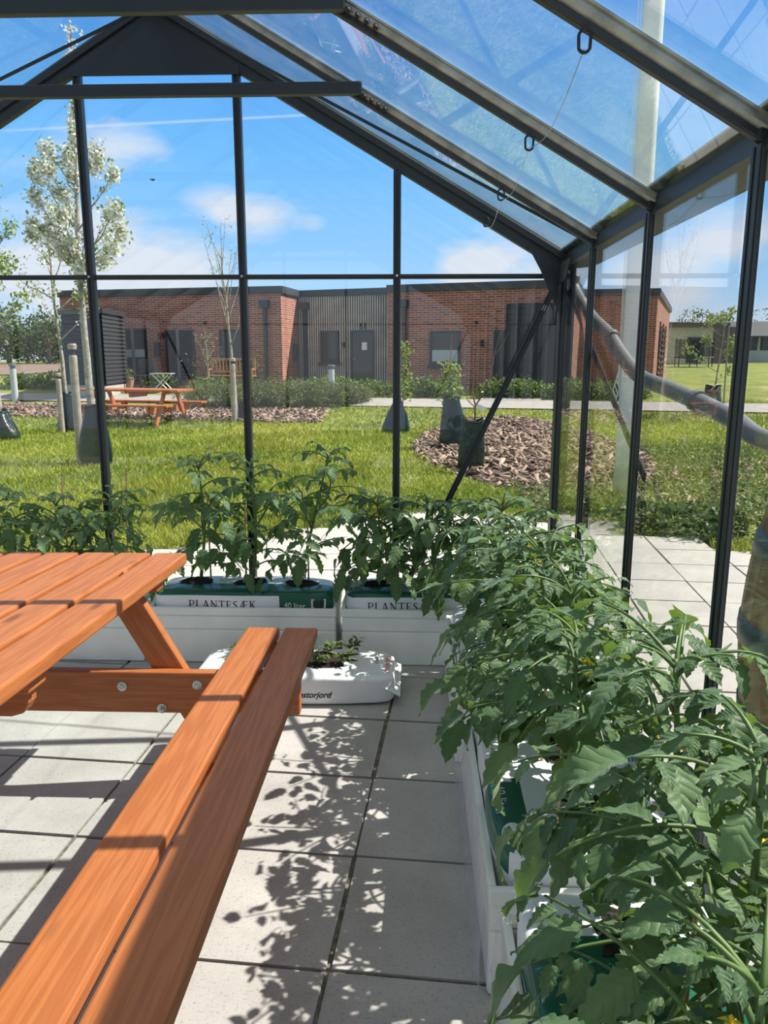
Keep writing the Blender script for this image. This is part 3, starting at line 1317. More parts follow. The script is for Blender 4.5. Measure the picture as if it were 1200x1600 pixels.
def picnic_table(label, loc, rz_, tilt, hl, frames, ends=True):
    root = thing('picnic_table', label, 'picnic table', loc)
    root.rotation_euler = (tilt, 0, rz_)
    W = M['wood']
    ALONG = (0, 0, PI / 2)
    TT, BT = .74, .45
    for k in range(6):
        u = .41 - .06 - k * .1385
        board('tabletop_board', root, (u, 0, TT - .021), (2 * hl, .12, .042), ALONG, W, .007)
    for s in (1, -1):
        for u in (.698, .845):
            board('bench_board', root, (s * u, 0, BT - .021), (2 * hl, .127, .042), ALONG, W, .007)
    for f in frames:
        s = 1 if f > 0 else -1
        beam = board('seat_beam', root, (0, f, BT - .047 - .073), (1.78, .044, .146), (0, 0, 0), W, .005)
        for q in (1, -1):
            yy = f + s * .046
            zf = -loc[2] * (1 if tilt else 0) - math.tan(tilt) * yy if tilt else 0
            top, bot = Vector((q * .255, yy, .697)), Vector((q * .662, yy, zf))
            d = (top - bot)
            ang = math.atan2(d.x, d.z)
            hw = .05 / math.cos(ang)
            mb = MB()
            # local x along the leg; ends cut level
            Lg = d.length
            t = math.tan(ang)
            mb.prism([(-Lg / 2 - .05 * t, -.022, -.05), (Lg / 2 - .05 * t, -.022, -.05), (Lg / 2 + .05 * t, -.022, .05), (-Lg / 2 + .05 * t, -.022, .05)], (0, .044, 0))
            o = mb.build('leg', W, root, bevel=.005, local=True)
            xax = d.normalized()
            yax = Vector((0, 1, 0))
            zax = xax.cross(yax)
            o.matrix_local = Matrix.Translation((top + bot) / 2) @ Matrix((xax, yax, zax)).transposed().to_4x4()
        board('table_cleat', root, (0, f + s * .12, TT - .042 - .022), (.76, .07, .044), (0, 0, 0), W, .005)
        for u, z in ((.28, .352), (.415, .275), (.54, .36), (-.28, .352), (-.415, .275), (-.54, .36)):
            mb = MB()
            mb.lathe([(.017, 0), (.017, .003), (.010, .004), (.010, .012), (.005, .012), (.005, .026), (.003, .028)], n=14)
            o = mb.build('bolt', M['steel'], root, local=True)
            o.location = (u, f - s * .022, z)
            o.rotation_euler = (R(90) * s, 0, 0)
    # middle cleat with the rounded block under it
    board('table_cleat', root, (0, .02, TT - .042 - .022), (.76, .09, .044), (0, 0, 0), W, .005)
    mb = MB()
    mb.prism([(.345, -.022, .036), (.345, -.022, -.01), (.33, -.022, -.036), (.30, -.022, -.045), (-.30, -.022, -.045), (-.33, -.022, -.036), (-.345, -.022, -.01), (-.345, -.022, .036)][::-1], (0, .044, 0))
    o = mb.build('centre_block', W, root, bevel=.004, local=True)
    o.location = (0, .06, TT - .042 - .044 - .038)
    for s in (1, -1):
        for y in (hl - .08, 0.12, -hl + .08):
            board('bench_cleat', root, (s * .772, y, BT - .042 - .02), (.24, .06, .04), (0, 0, 0), W, .004)
    return root


picnic_table('large orange-stained picnic table with bench in the glasshouse, nearest the viewer', (-1.2615, 1.62, .052), .007, -.048, 1.17, (.815, -.815))
px_, py_ = at(213, 630, 16.6).x, 16.6
picnic_table('orange-stained picnic table out on the lawn before the house', (px_, py_, ground(px_, py_) + .01), R(-101.5), 0, 1.22, (.78, -.78))

# ------------------------------------------------------------------ foam boxes and grow bags


def foam_box(label, x0, y0, x1, y1, h=.283, film=False):
    root = thing('foam_box', label, 'box', ((x0 + x1) / 2, (y0 + y1) / 2, 0), 'white foam boxes under the grow bags')
    t = .016
    mb = MB()
    mb.span((x0, y0, .0), (x1, y1, .17))
    for a, b in (((x0, y0), (x1, y0 + t)), ((x0, y1 - t), (x1, y1)), ((x0, y0 + t), (x0 + t, y1 - t)), ((x1 - t, y0 + t), (x1, y1 - t))):
        mb.span((a[0], a[1], .17), (b[0], b[1], h - .042))
    body = mb.build('box_body', M['foam'], root, bevel=.008)
    mb = MB()
    e = .004
    for a, b in (((x0 - e, y0 - e), (x1 + e, y0 + t)), ((x0 - e, y1 - t), (x1 + e, y1 + e)), ((x0 - e, y0 + t), (x0 + t, y1 - t)), ((x1 - t, y0 + t), (x1 + e, y1 - t))):
        mb.span((a[0], a[1], h - .042), (b[0], b[1], h))
    mb.build('rim', M['foam'], root, bevel=.006)
    if film:
        # loose clear sheet hanging down the aisle side
        rng = random.Random(film)
        V, F = [], []
        n, k = 40, 12
        for i in range(n + 1):
            y = y0 + (y1 - y0) * i / n
            for j in range(k + 1):
                z = .004 + (h + .004) * j / k
                bulge = .004 + .010 * math.sin(i * .55 + j * .25) ** 2 * (1 - j / k) + rng.uniform(0, .004) + .008 * (1 - j / k)
                V.append((x0 - e - bulge, y, z))
        for i in range(n):
            for j in range(k):
                a = i * (k + 1) + j
                F.append((a, a + 1, a + k + 2, a + k + 1))
        np_mesh('clear_sheet', V, F, M['clear_film'], root, smooth=True)
    return root


def film_mat():
    m, nt, b, out = new_mat('clear_plastic_sheet')
    b.inputs['Base Color'].default_value = (.78, .76, .78, 1)
    b.inputs['Roughness'].default_value = .25
    t = nt.nodes.new('ShaderNodeBsdfTransparent')
    mx = nt.nodes.new('ShaderNodeMixShader')
    mx.inputs[0].default_value = .42
    nt.links.new(t.outputs[0], mx.inputs[1])
    nt.links.new(b.outputs[0], mx.inputs[2])
    nt.links.new(mx.outputs[0], out.inputs[0])
    return m


M['clear_film'] = film_mat()

# letters with serifs, drawn as strokes (x, y in units of the cap height; w = stroke width)
GL_ = {
    'P': (.62, [((.14, 0), (.14, 1), .13), ((.14, .97), (.42, .97), .06), ((.42, .97), (.56, .87), .09), ((.56, .87), (.56, .62), .12), ((.56, .62), (.42, .50), .09), ((.42, .50), (.14, .50), .06), ((0, .02), (.28, .02), .05), ((0, .98), (.2, .98), .05)]),
    'L': (.60, [((.14, 0), (.14, 1), .13), ((.0, .98), (.28, .98), .05), ((.0, .025), (.55, .025), .05), ((.55, .0), (.55, .2), .05)]),
    'A': (.76, [((.08, 0), (.38, 1), .06), ((.38, 1), (.66, 0), .13), ((.2, .34), (.55, .34), .05), ((0, .02), (.2, .02), .05), ((.54, .02), (.78, .02), .05)]),
    'N': (.80, [((.12, 0), (.12, 1), .06), ((.12, 1), (.66, 0), .13), ((.66, 0), (.66, 1), .06), ((0, .02), (.24, .02), .05), ((0, .98), (.18, .98), .05), ((.54, .98), (.78, .98), .05)]),
    'T': (.66, [((.33, 0), (.33, 1), .13), ((0, .97), (.66, .97), .06), ((.02, .8), (.02, 1), .05), ((.64, .8), (.64, 1), .05), ((.2, .02), (.46, .02), .05)]),
    'E': (.62, [((.14, 0), (.14, 1), .13), ((0, .975), (.54, .975), .05), ((0, .025), (.56, .025), .05), ((.14, .51), (.42, .51), .05), ((.54, .8), (.54, 1), .05), ((.56, 0), (.56, .22), .05), ((.42, .42), (.42, .6), .05)]),
    'S': (.54, [((.44, .78), (.44, 1), .04), ((.44, .88), (.3, .97), .06), ((.3, .97), (.14, .92), .08), ((.14, .92), (.08, .76), .1), ((.08, .76), (.2, .58), .12), ((.2, .58), (.38, .42), .13), ((.38, .42), (.45, .24), .11), ((.45, .24), (.36, .07), .09), ((.36, .07), (.2, .02), .06), ((.2, .02), (.06, .12), .06), ((.05, 0), (.05, .24), .04)]),
    'Æ': (.98, [((.06, 0), (.46, 1), .06), ((.52, 0), (.52, 1), .13), ((.46, .975), (.9, .975), .05), ((.44, .025), (.92, .025), .05), ((.2, .36), (.5, .36), .05), ((.52, .51), (.78, .51), .05), ((.9, .8), (.9, 1), .05), ((.92, 0), (.92, .22), .05), ((.78, .42), (.78, .6), .05), ((0, .02), (.18, .02), .05)]),
    'K': (.72, [((.14, 0), (.14, 1), .13), ((.14, .42), (.58, 1), .06), ((.28, .58), (.62, 0), .13), ((0, .02), (.28, .02), .05), ((0, .98), (.28, .98), .05), ((.46, .98), (.68, .98), .05), ((.5, .02), (.74, .02), .05)]),
}


def serif_text(name, body, h, mat, parent, place, stretch=1.0, gap=.10, ext=.0006):
    """place(x, y) gives the 3-D point and the surface normal for a point of the line of text"""
    mb = MB()
    x = 0
    for ch in body:
        adv, st = GL_[ch]
        for (a, b, w) in st:
            a, b = Vector((a[0] * stretch, a[1])), Vector((b[0] * stretch, b[1]))
            d = (b - a).normalized() if (b - a).length else Vector((1, 0))
            n = Vector((-d.y, d.x)) * w / 2
            n.x *= stretch
            e = d * w * .15
            m = max(1, int((b - a).length / .12))
            for i in range(m):
                p, q = a.lerp(b, i / m) - (e if i == 0 else e * 0), a.lerp(b, (i + 1) / m) + (e if i == m - 1 else e * 0)
                P = []
                for c in (p - n, q - n, q + n, p + n):
                    P.append(place((x + c.x) * h, c.y * h))
                mb.add([c[0] for c in P] + [c[0] + c[1] * ext for c in P], [(4, 5, 6, 7), (0, 3, 2, 1), (0, 1, 5, 4), (1, 2, 6, 5), (2, 3, 7, 6), (3, 0, 4, 7)])
        x += (adv * stretch + gap)
    return mb.build(name, mat, parent), x * h


class Pillow:
    """stuffed bag: superellipsoid with creases; knows its own surface"""

    def __init__(s, c, size, e=.42, seed=0, bump=.006):
        s.c, s.s, s.e, s.b = Vector(c), Vector(size) / 2, e, bump
        rng = random.Random(seed)
        s.w = [(rng.uniform(8, 22), rng.uniform(8, 22), rng.uniform(0, 6), rng.uniform(.3, 1)) for _ in range(7)]

    def crease(s, p):
        v = 0
        for i, (a, b, ph, k) in enumerate(s.w):
            v += k * math.sin(a * p.x + (b if i % 2 else -b) * p.y + 9 * p.z + ph)
        return s.b * v / 3

    def surf(s, d):
        """point on the surface in direction d (scaled box space)"""
        q = Vector((abs(d.x), abs(d.y), abs(d.z)))
        p = 2 / s.e
        r = (q.x ** p + q.y ** p + q.z ** p) ** (-1 / p)
        P = Vector((d.x * r * s.s.x, d.y * r * s.s.y, d.z * r * s.s.z))
        n = Vector((math.copysign(abs(P.x / s.s.x) ** (p - 1), P.x) / s.s.x, math.copysign(abs(P.y / s.s.y) ** (p - 1), P.y) / s.s.y, math.copysign(abs(P.z / s.s.z) ** (p - 1), P.z) / s.s.z)).normalized()
        return s.c + P + n * s.crease(P), n

    def top(s, x, y, lift=.001):
        """surface above the place (x, y)"""
        p = 2 / s.e
        a = min(.999, abs((x - s.c.x) / s.s.x)) ** p + min(.999, abs((y - s.c.y) / s.s.y)) ** p
        z = s.s.z * max(0, 1 - a) ** (1 / p)
        P = Vector((x - s.c.x, y - s.c.y, z))
        n = Vector((math.copysign(abs(P.x / s.s.x) ** (p - 1), P.x) / s.s.x, math.copysign(abs(P.y / s.s.y) ** (p - 1), P.y) / s.s.y, (P.z / s.s.z) ** (p - 1) / s.s.z)).normalized()
        return s.c + P + n * (s.crease(P) + lift), n

    def side(s, axis, sg, t, z, lift=.001):
        """surface facing +-x or +-y at lateral position t and height z"""
        p = 2 / s.e
        if axis == 'y':
            a = min(.999, abs((t - s.c.x) / s.s.x)) ** p + min(.999, abs((z - s.c.z) / s.s.z)) ** p
            P = Vector((t - s.c.x, sg * s.s.y * max(0, 1 - a) ** (1 / p), z - s.c.z))
        else:
            a = min(.999, abs((t - s.c.y) / s.s.y)) ** p + min(.999, abs((z - s.c.z) / s.s.z)) ** p
            P = Vector((sg * s.s.x * max(0, 1 - a) ** (1 / p), t - s.c.y, z - s.c.z))
        n = Vector((math.copysign(abs(P.x / s.s.x) ** (p - 1), P.x) / s.s.x, math.copysign(abs(P.y / s.s.y) ** (p - 1), P.y) / s.s.y, math.copysign(abs(P.z / s.s.z) ** (p - 1), P.z) / s.s.z)).normalized()
        return s.c + P + n * (s.crease(P) + lift), n

    def mesh(s, name, mats, parent, pick, n=30):
        V, F, idx = [], [], {}

        def vid(d):
            k = (round(d[0], 5), round(d[1], 5), round(d[2], 5))
            if k not in idx:
                idx[k] = len(V)
                V.append(s.surf(Vector(d))[0])
            return idx[k]
        g = [math.tan((-1 + 2 * i / n) * PI / 4) for i in range(n + 1)]
        for ax in range(3):
            for sg in (1, -1):
                for i in range(n):
                    for j in range(n):
                        q = []
                        for a, b in ((i, j), (i + 1, j), (i + 1, j + 1), (i, j + 1)):
                            d = [0, 0, 0]
                            d[ax] = sg
                            d[(ax + 1) % 3] = g[a]
                            d[(ax + 2) % 3] = g[b]
                            q.append(vid(d))
                        F.append(tuple(q if sg > 0 else q[::-1]))
        mb = MB()
        mb.v = [tuple(v) for v in V]
        for f in F:
            c = sum((V[i] for i in f), Vector()) / 4
            k = pick(c)
            if k:
                mb.mi[len(mb.f)] = k
            mb.f.append(f)
        return mb.build(name, mats, parent, smooth=True)


def soil_patch(pil, parent, cx, cy_, rx, ry, seed, square=False):
    """ragged hole in the film with potting soil standing in it"""
    rng = random.Random(seed)
    n, rings = 26, 6
    V = []
    ph = [rng.uniform(.75, 1.15) for _ in range(n)]
    for k in range(rings + 1):
        f = k / rings
        for j in range(n):
            t = 2 * PI * j / n
            r = f * ph[j] if k == rings else f * .9
            ux, uy = math.cos(t), math.sin(t)
            if square:
                m_ = max(abs(ux), abs(uy))
                ux, uy = ux / m_ * .9, uy / m_ * .9
            x, y = cx + rx * r * ux, cy_ + ry * r * uy
            p, nn = pil.top(x, y, .0015)
            z = 0 if k == rings else (.008 * (1 - f) + rng.uniform(0, .011))
            V.append(p + Vector((0, 0, z)))
    F = []
    for k in range(rings):
        for j in range(n):
            a, b = k * n + j, k * n + (j + 1) % n
            F.append((a, b, b + n, a + n))
    mb = MB()
    mb.add(V, F)
    return mb.build('soil', M['soil'], parent)


def barcode(parent, place, w, h, mats=True):
    mb = MB()
    P = [place(x, y) for x, y in ((0, 0), (w, 0), (w, h), (0, h))]
    mb.add([p[0] for p in P], [(0, 1, 2, 3)])
    lab = mb.build('barcode_label', M['tagwhite'], parent)
    mb = MB()
    rng = random.Random(5)
    x = .12 * w
    while x < .86 * w:
        t = rng.choice((.02, .03, .05)) * w
        P = [place(a, b) for a, b in ((x, .12 * h), (x + t, .12 * h), (x + t, .9 * h), (x, .9 * h))]
        mb.add([p[0] + p[1] * .0012 for p in P], [(0, 1, 2, 3)])
        x += t + rng.choice((.02, .03, .04)) * w
    mb.build('bars', M['ink_black'], lab)
    return lab


BAGZ0, BAGZ1 = .172, .362
GMATS = None


def gable_bag(label, x0, x1, y0, y1, seed, text_x=None, green=True, liter=True, holes=()):
    root = thing('grow_bag', label, 'grow bag', ((x0 + x1) / 2, (y0 + y1) / 2, BAGZ0), 'bags of growing compost in foam boxes')
    pil = Pillow(((x0 + x1) / 2, (y0 + y1) / 2, (BAGZ0 + BAGZ1) / 2), (x1 - x0, y1 - y0, BAGZ1 - BAGZ0), .24, seed)
    ym = y0 + .45 * (y1 - y0)
    xg = x1 - .262
    zs = BAGZ1 - .026

    def pick(c):
        if green and c.z > zs and c.y < ym:
            return 1
        if green and liter and c.y < y0 + .05 and c.x > xg:
            return 1
        return 0
    pil.mesh('bag_film', [M['white_film'], M['green_print']], root, pick, 44)
    for i, (hx, hy) in enumerate(holes):
        soil_patch(pil, root, hx, hy, .085, .06, seed * 10 + i)
    if text_x is not None:
        serif_text('lettering', 'PLANTESÆK', .040, M['ink'], root, lambda x, y: pil.side('y', -1, text_x + x, .272 + y, .0012), 1.10, .16)
        if liter:
            t = text_mesh('volume_lettering', '40 liter', .042, M['ink_white'], root, (0, 0, 0), (1, 0, 0), (0, 1, 0), ext=0, scale_x=.85)
            off = Vector(root.location)
            for v in t.data.vertices:
                c = v.co + off
                p, n = pil.side('y', -1, xg + .03 + c.x, .277 + c.y, .0016)
                v.co = p - off
            barcode(root, lambda x, y: pil.side('y', -1, x1 - .10 + x, .278 + y, .0014), .068, .046)
    return root, pil


foam_box('white foam box standing behind the picnic table top', -2.26, 3.52, -1.31, 3.835)
foam_box('white foam box in the gable row directly beyond the table end', -1.275, 3.52, -.365, 3.835)
foam_box('white foam box behind the small compost bag on the floor', -.335, 3.52, .50, 3.835)
b0, pil0 = gable_bag('grow bag half hidden behind the table top', -2.24, -1.33, 3.54, 3.815, 3, None, True, False, ((-2.05, 3.68), (-1.78, 3.68), (-1.5, 3.68)))
b1, pil1 = gable_bag('green and white grow bag showing the litre mark, beyond the table end', -1.257, -.383, 3.538, 3.817, 5, -1.08, True, True, ((-1.075, 3.685), (-.80, 3.685), (-.555, 3.685)))
b2, pil2 = gable_bag('green and white grow bag with half-folded lettering in the glass corner', -.317, .482, 3.538, 3.817, 8, -.21, True, False, ((-.17, 3.69), (.06, 3.69), (.30, 3.69)))


def row_bag(label, x0, x1, y0, y1, seed, mode, holes):
    root = thing('grow_bag', label, 'grow bag', ((x0 + x1) / 2, (y0 + y1) / 2, BAGZ0), 'bags of growing compost in foam boxes')
    pil = Pillow(((x0 + x1) / 2, (y0 + y1) / 2, (BAGZ0 + BAGZ1) / 2), (x1 - x0, y1 - y0, BAGZ1 - BAGZ0), .24, seed)

    def pick(c):
        if mode == 'title':
            return 1 if c.x > x0 + .27 else 0
        if mode == 'volume':
            return 1 if (c.z > BAGZ1 - .075 and c.x < x0 + .085 and y0 + .03 < c.y < y0 + .31) or (c.y > y1 - .06 and c.x > x0 + .2) else 0
        return 1 if (c.y < y1 - .16 and c.z > BAGZ1 - .08) else 0
    pil.mesh('bag_film', [M['white_film'], M['green_print']], root, pick, 44)
    for i, (hx, hy) in enumerate(holes):
        soil_patch(pil, root, hx, hy, .065, .095, seed * 10 + i)
    off = Vector(root.location)
    if mode == 'title':
        serif_text('lettering', 'PLANTESÆK', .064, M['ink_black'], root, lambda x, y: pil.top(x0 + .105 - y, y0 + .03 + x, .0012), 1.10, .16)
    elif mode == 'volume':
        t = text_mesh('volume_lettering', '40 liter', .046, M['ink_white'], root, (0, 0, 0), (1, 0, 0), (0, 1, 0), ext=0, scale_x=.95)
        for v in t.data.vertices:
            c = v.co + off
            p, n = pil.top(x0 + .014 + c.y, y0 + .285 - c.x, .0016)
            v.co = p - off
        mb = MB()
        P = []
        for k in range(28):
            a = 2 * PI * k / 28
            p, n = pil.top(x0 + .045 + .028 * math.cos(a), y0 + .085 + .04 * math.sin(a), .0014)
            P.append(p)
        mb.add(P, [tuple(range(28))])
        mb.build('round_emblem', M['tagwhite'], root)
    return root, pil


foam_box('white foam box in the right row nearest the glass corner', .165, 2.615, .655, 3.46)
foam_box('white foam box in the middle of the right row under a loose clear sheet', .185, 1.56, .655, 2.555, film=3)
foam_box('white foam box in the right row nearest the viewer', .205, .50, .655, 1.50, film=7)
b3, pil3 = row_bag('white grow bag with dark serif lettering, next to the glass corner', .183, .637, 2.635, 3.44, 11, 'title', ((.43, 2.78), (.43, 3.05), (.43, 3.29)))
b4, pil4 = row_bag('grow bag with a dark green litre panel along its aisle edge', .203, .637, 1.58, 2.535, 13, 'volume', ((.43, 1.76), (.43, 2.06), (.43, 2.36)))
b5, pil5 = row_bag('green-topped grow bag in the right row nearest the viewer', .223, .637, .52, 1.48, 17, 'green', ((.44, .72), (.43, 1.02), (.43, 1.32)))


def floor_bag():
    x0, x1, y0, y1, h = -.965, -.045, 3.065, 3.40, .135
    root = thing('compost_bag', 'small white compost bag of seedlings lying on the floor by the bench end', 'compost bag', ((x0 + x1) / 2, (y0 + y1) / 2, 0))
    pil = Pillow(((x0 + x1) / 2, (y0 + y1) / 2, h / 2), (x1 - x0 - .05, y1 - y0, h), .25, 21, .007)
    pil.mesh('bag_film', [M['white_film']], root, lambda c: 0, 40)
    # flat welded ends
    for xe, s in ((x0, 1), (x1, -1)):
        mb = MB()
        n = 10
        P = []
        for i in range(n + 1):
            y = y0 + .005 + (y1 - y0 - .01) * i / n
            w = .012 * math.sin(i * 2.1)
            P += [(xe + s * .075, y, .085 + w * .6), (xe - s * .0, y, .045 + w)]
        F = [(2 * i, 2 * i + 1, 2 * i + 3, 2 * i + 2) for i in range(n)]
        mb.add(P + [(a, b, c + .003) for a, b, c in P], F + [tuple(i + 2 * (n + 1) for i in f)[::-1] for f in F])
        mb.build('welded_end', M['white_film'], root, smooth=True)
    soil_patch(pil, root, -.52, 3.245, .30, .105, 77, True)
    off = Vector(root.location)
    t = text_mesh('lettering', 'plantestorjord', .038, M['ink_black'], root, (0, 0, 0), (1, 0, 0), (0, 1, 0), ext=0, shear=.35, scale_x=.95, bold=.0009)
    wmax = max(v.co.x for v in t.data.vertices) + off.x
    for v in t.data.vertices:
        c = v.co + off
        p, n = pil.side('y', -1, -.335 - wmax + c.x, .040 + c.y, .0014)
        v.co = p - off
    for body, x, sz, mt in (('TAKARNO', -.115, .046, 'ink_red'), ('TAMATO', -.16, .030, 'ink_black')):
        t = text_mesh('print', body, sz, M[mt], root, (0, 0, 0), (1, 0, 0), (0, 1, 0), ext=0)
        for v in t.data.vertices:
            c = v.co + off
            p, n = pil.top(x + c.y * .7, 3.34 - c.x * .95, .0012)
            v.co = p - off
    return root, pil


fb, pilf = floor_bag()

# ------------------------------------------------------------------ tomato plants
LT = np.linspace(0, 1, 19)
LS = np.array([-1, -.55, 0, .55, 1.0])


def leaflet(rng, o, d, up, L, W, droop, fold, lobes=3.0):
    """one toothed leaflet as a small curved grid; o root, d direction, up its upper side"""
    side = d.cross(up)
    side.normalize()
    up = side.cross(d)
    V = np.zeros((len(LT), len(LS), 3))
    ph = rng.uniform(0, 6)
    for i, t in enumerate(LT):
        w = W * (math.sin(PI * min(1, t ** .72)) ** .85) * (1 - .18 * t)
        tri = 2 * abs((t * lobes + .15) % 1 - .5)
        tooth = 1 + (.42 * (tri - .62) if .06 < t < .96 else 0)
        ang = droop * t
        c = o + d * (L * (math.sin(ang) / ang if abs(ang) > 1e-3 else 1) * t) - up * (L * t * (math.sin(ang * .5)))
        nn = up * math.cos(ang) + d * math.sin(ang)
        for j, s in enumerate(LS):
            ww = w * (tooth if abs(s) > .9 else .5 + .5 * tooth)
            q = c + side * (s * ww) + nn * (fold * abs(s) * ww + .10 * W * math.sin(t * 11 + ph + j) * abs(s))
            V[i, j] = q
    return V.reshape(-1, 3)


_n, _m = len(LT), len(LS)
VEIN = np.array([(t * 6.0 - abs(q) * 1.3) * PI for t in LT for q in LS])
LF = np.array([(i * _m + j, i * _m + j + 1, (i + 1) * _m + j + 1, (i + 1) * _m + j) for i in range(_n - 1) for j in range(_m - 1)])


def tomato_plant(label, base, height, seed, leaves=13, size=1.0, lean=(0, 0), spread=.24, low=.12, flowers=2, wide=0.0, avoid=None):
    rng = random.Random(seed)
    base = Vector(base)
    root = thing('tomato_plant', label, 'tomato plant', base, 'tomato plants in the grow bags')
    st = MB()
    Vs, Fs, tint = [], [], []
    nv = 0
    top = base + Vector((lean[0], lean[1], height))
    k = 9
    wob = Vector((rng.uniform(-.03, .03), rng.uniform(-.02, .02), 0))
    stem = []
    for i in range(k + 1):
        t = i / k
        p = base.lerp(top, t) + wob * math.sin(t * PI) + Vector((lean[0], lean[1], 0)) * (t * t - t) * .6
        stem.append(p)
    stem[0] = base - Vector((0, 0, .015))
    st.tube(stem, [.0085 * size * (1 - .55 * i / k) for i in range(k + 1)], 7)

    def on_stem(t):
        f = t * k
        i = min(k - 1, int(f))
        return stem[i].lerp(stem[i + 1], f - i)
    nonlocal_nv = [0]

    def compound(o, az, el, length, sz, droop, young=False):
        hd = Vector((math.cos(az), math.sin(az), 0))
        pts = [o]
        n = 8
        a = el
        for i in range(n):
            a -= droop / n
            pts.append(pts[-1] + (hd * math.cos(a) + Vector((0, 0, 1)) * math.sin(a)) * (length / n))
        if avoid is not None:
            for p in pts:
                avoid(p)
        st.tube(pts, [.0042 * size * (1 - .6 * i / n) for i in range(n + 1)], 5)
        sd = Vector((-hd.y, hd.x, 0))
        tnt = rng.uniform(0, 1)

        def put(i, ang, L):
            d0 = (pts[min(i + 1, n)] - pts[max(i - 1, 0)]).normalized()
            upv = sd.cross(d0)
            if upv.z < 0:
                upv = -upv
            d = (d0 * math.cos(ang) + sd * math.sin(ang)).normalized()
            hang = rng.uniform(.0, .5)
            d = (d - Vector((0, 0, 1)) * hang).normalized()
            upv = (upv + Vector((rng.uniform(-.35, .35), rng.uniform(-.35, .35), .4))).normalized()
            o2 = pts[i] + d * (.012 * sz)
            V = leaflet(rng, o2, d, upv, L, L * rng.uniform(.24, .32), rng.uniform(.2, 1.3), rng.uniform(-.05, .4), rng.choice((4.0, 5.0, 6.0)))
            V[:, 0] = np.minimum(V[:, 0], XR - .022)
            V[:, 1] = np.minimum(V[:, 1], D - .06)
            Vs.append(V)
            Fs.append(LF + nonlocal_nv[0])
            nonlocal_nv[0] += len(V)
            tint.append(np.clip(np.tile(np.array([0, -.04, .16, -.04, 0]), len(LT)) + tnt * .8 + rng.uniform(-.1, .2), 0, 1))
        T = .094 * sz
        put(n, rng.uniform(-.2, .2), T * rng.uniform(.9, 1.15))
        for i, f in ((7, .55), (6, .9), (4, 1.0), (3, .45)) if not young else ((7, .7), (5, .8)):
            for s in (1, -1):
                if rng.random() < .93:
                    put(i, s * rng.uniform(.9, 1.3), T * f * rng.uniform(.75, 1.05))
    az = rng.uniform(0, 6.28)
    for i in range(leaves):
        t = low + (1.0 - low) * (i + .3) / leaves
        az += 2.4 + rng.uniform(-.35, .35)
        mid = math.sin(PI * min(1, .18 + t * .8))
        ln = spread * (.6 + .55 * mid) * rng.uniform(.85, 1.15)
        compound(on_stem(t), az, rng.uniform(.35, .8) if t < .8 else rng.uniform(.6, 1.1), ln, size * (.7 + .45 * mid), rng.uniform(.7, 1.5))
    # crown of young leaves
    for i in range(5):
        az += 1.3
        compound(on_stem(.97), az, rng.uniform(.7, 1.25), spread * .42, size * .5, rng.uniform(.5, 1.2), True)
    # side shoots
    for i in range(2):
        t = rng.uniform(.35, .6)
        a2 = rng.uniform(0, 6.28)
        o = on_stem(t)
        e = o + Vector((math.cos(a2) * .09, math.sin(a2) * .09, height * .30))
        m_ = o.lerp(e, .5) + Vector((math.cos(a2), math.sin(a2), 0)) * .025
        st.tube([o, m_, e], [.005 * size, .0045 * size, .003 * size], 6)
        for j in range(3):
            compound(e.lerp(m_, j * .35), a2 + j * 2.2, rng.uniform(.4, 1.0), spread * .62, size * .7, rng.uniform(.7, 1.4))
    st.build('stem', M['stem'], root, smooth=True)
    np_mesh('foliage', np.vstack(Vs), np.vstack(Fs), M['tomato'], root, smooth=True, attr=np.concatenate(tint), extra={'vein': np.tile(VEIN, len(Vs))})
    for i in range(flowers):
        o = on_stem(rng.uniform(.72, .95))
        a2 = rng.uniform(0, 6.28)
        e = o + Vector((math.cos(a2) * .035, math.sin(a2) * .035, rng.uniform(.0, .03)))
        mb = MB()
        for q in range(5):
            b = 2 * PI * q / 5
            dx, dy = math.cos(b), math.sin(b)
            mb.add([e, e + Vector((dx * .007 - dy * .004, dy * .007 + dx * .004, .002)), e + Vector((dx * .016, dy * .016, -.004)), e + Vector((dx * .007 + dy * .004, dy * .007 - dx * .004, .002))], [(0, 1, 2, 3)])
        mb.lathe([(.002, -.001), (.003, .006), (.001, .011)], e, 8)
        mb.build('flower', M['yellow'], root)
    return root


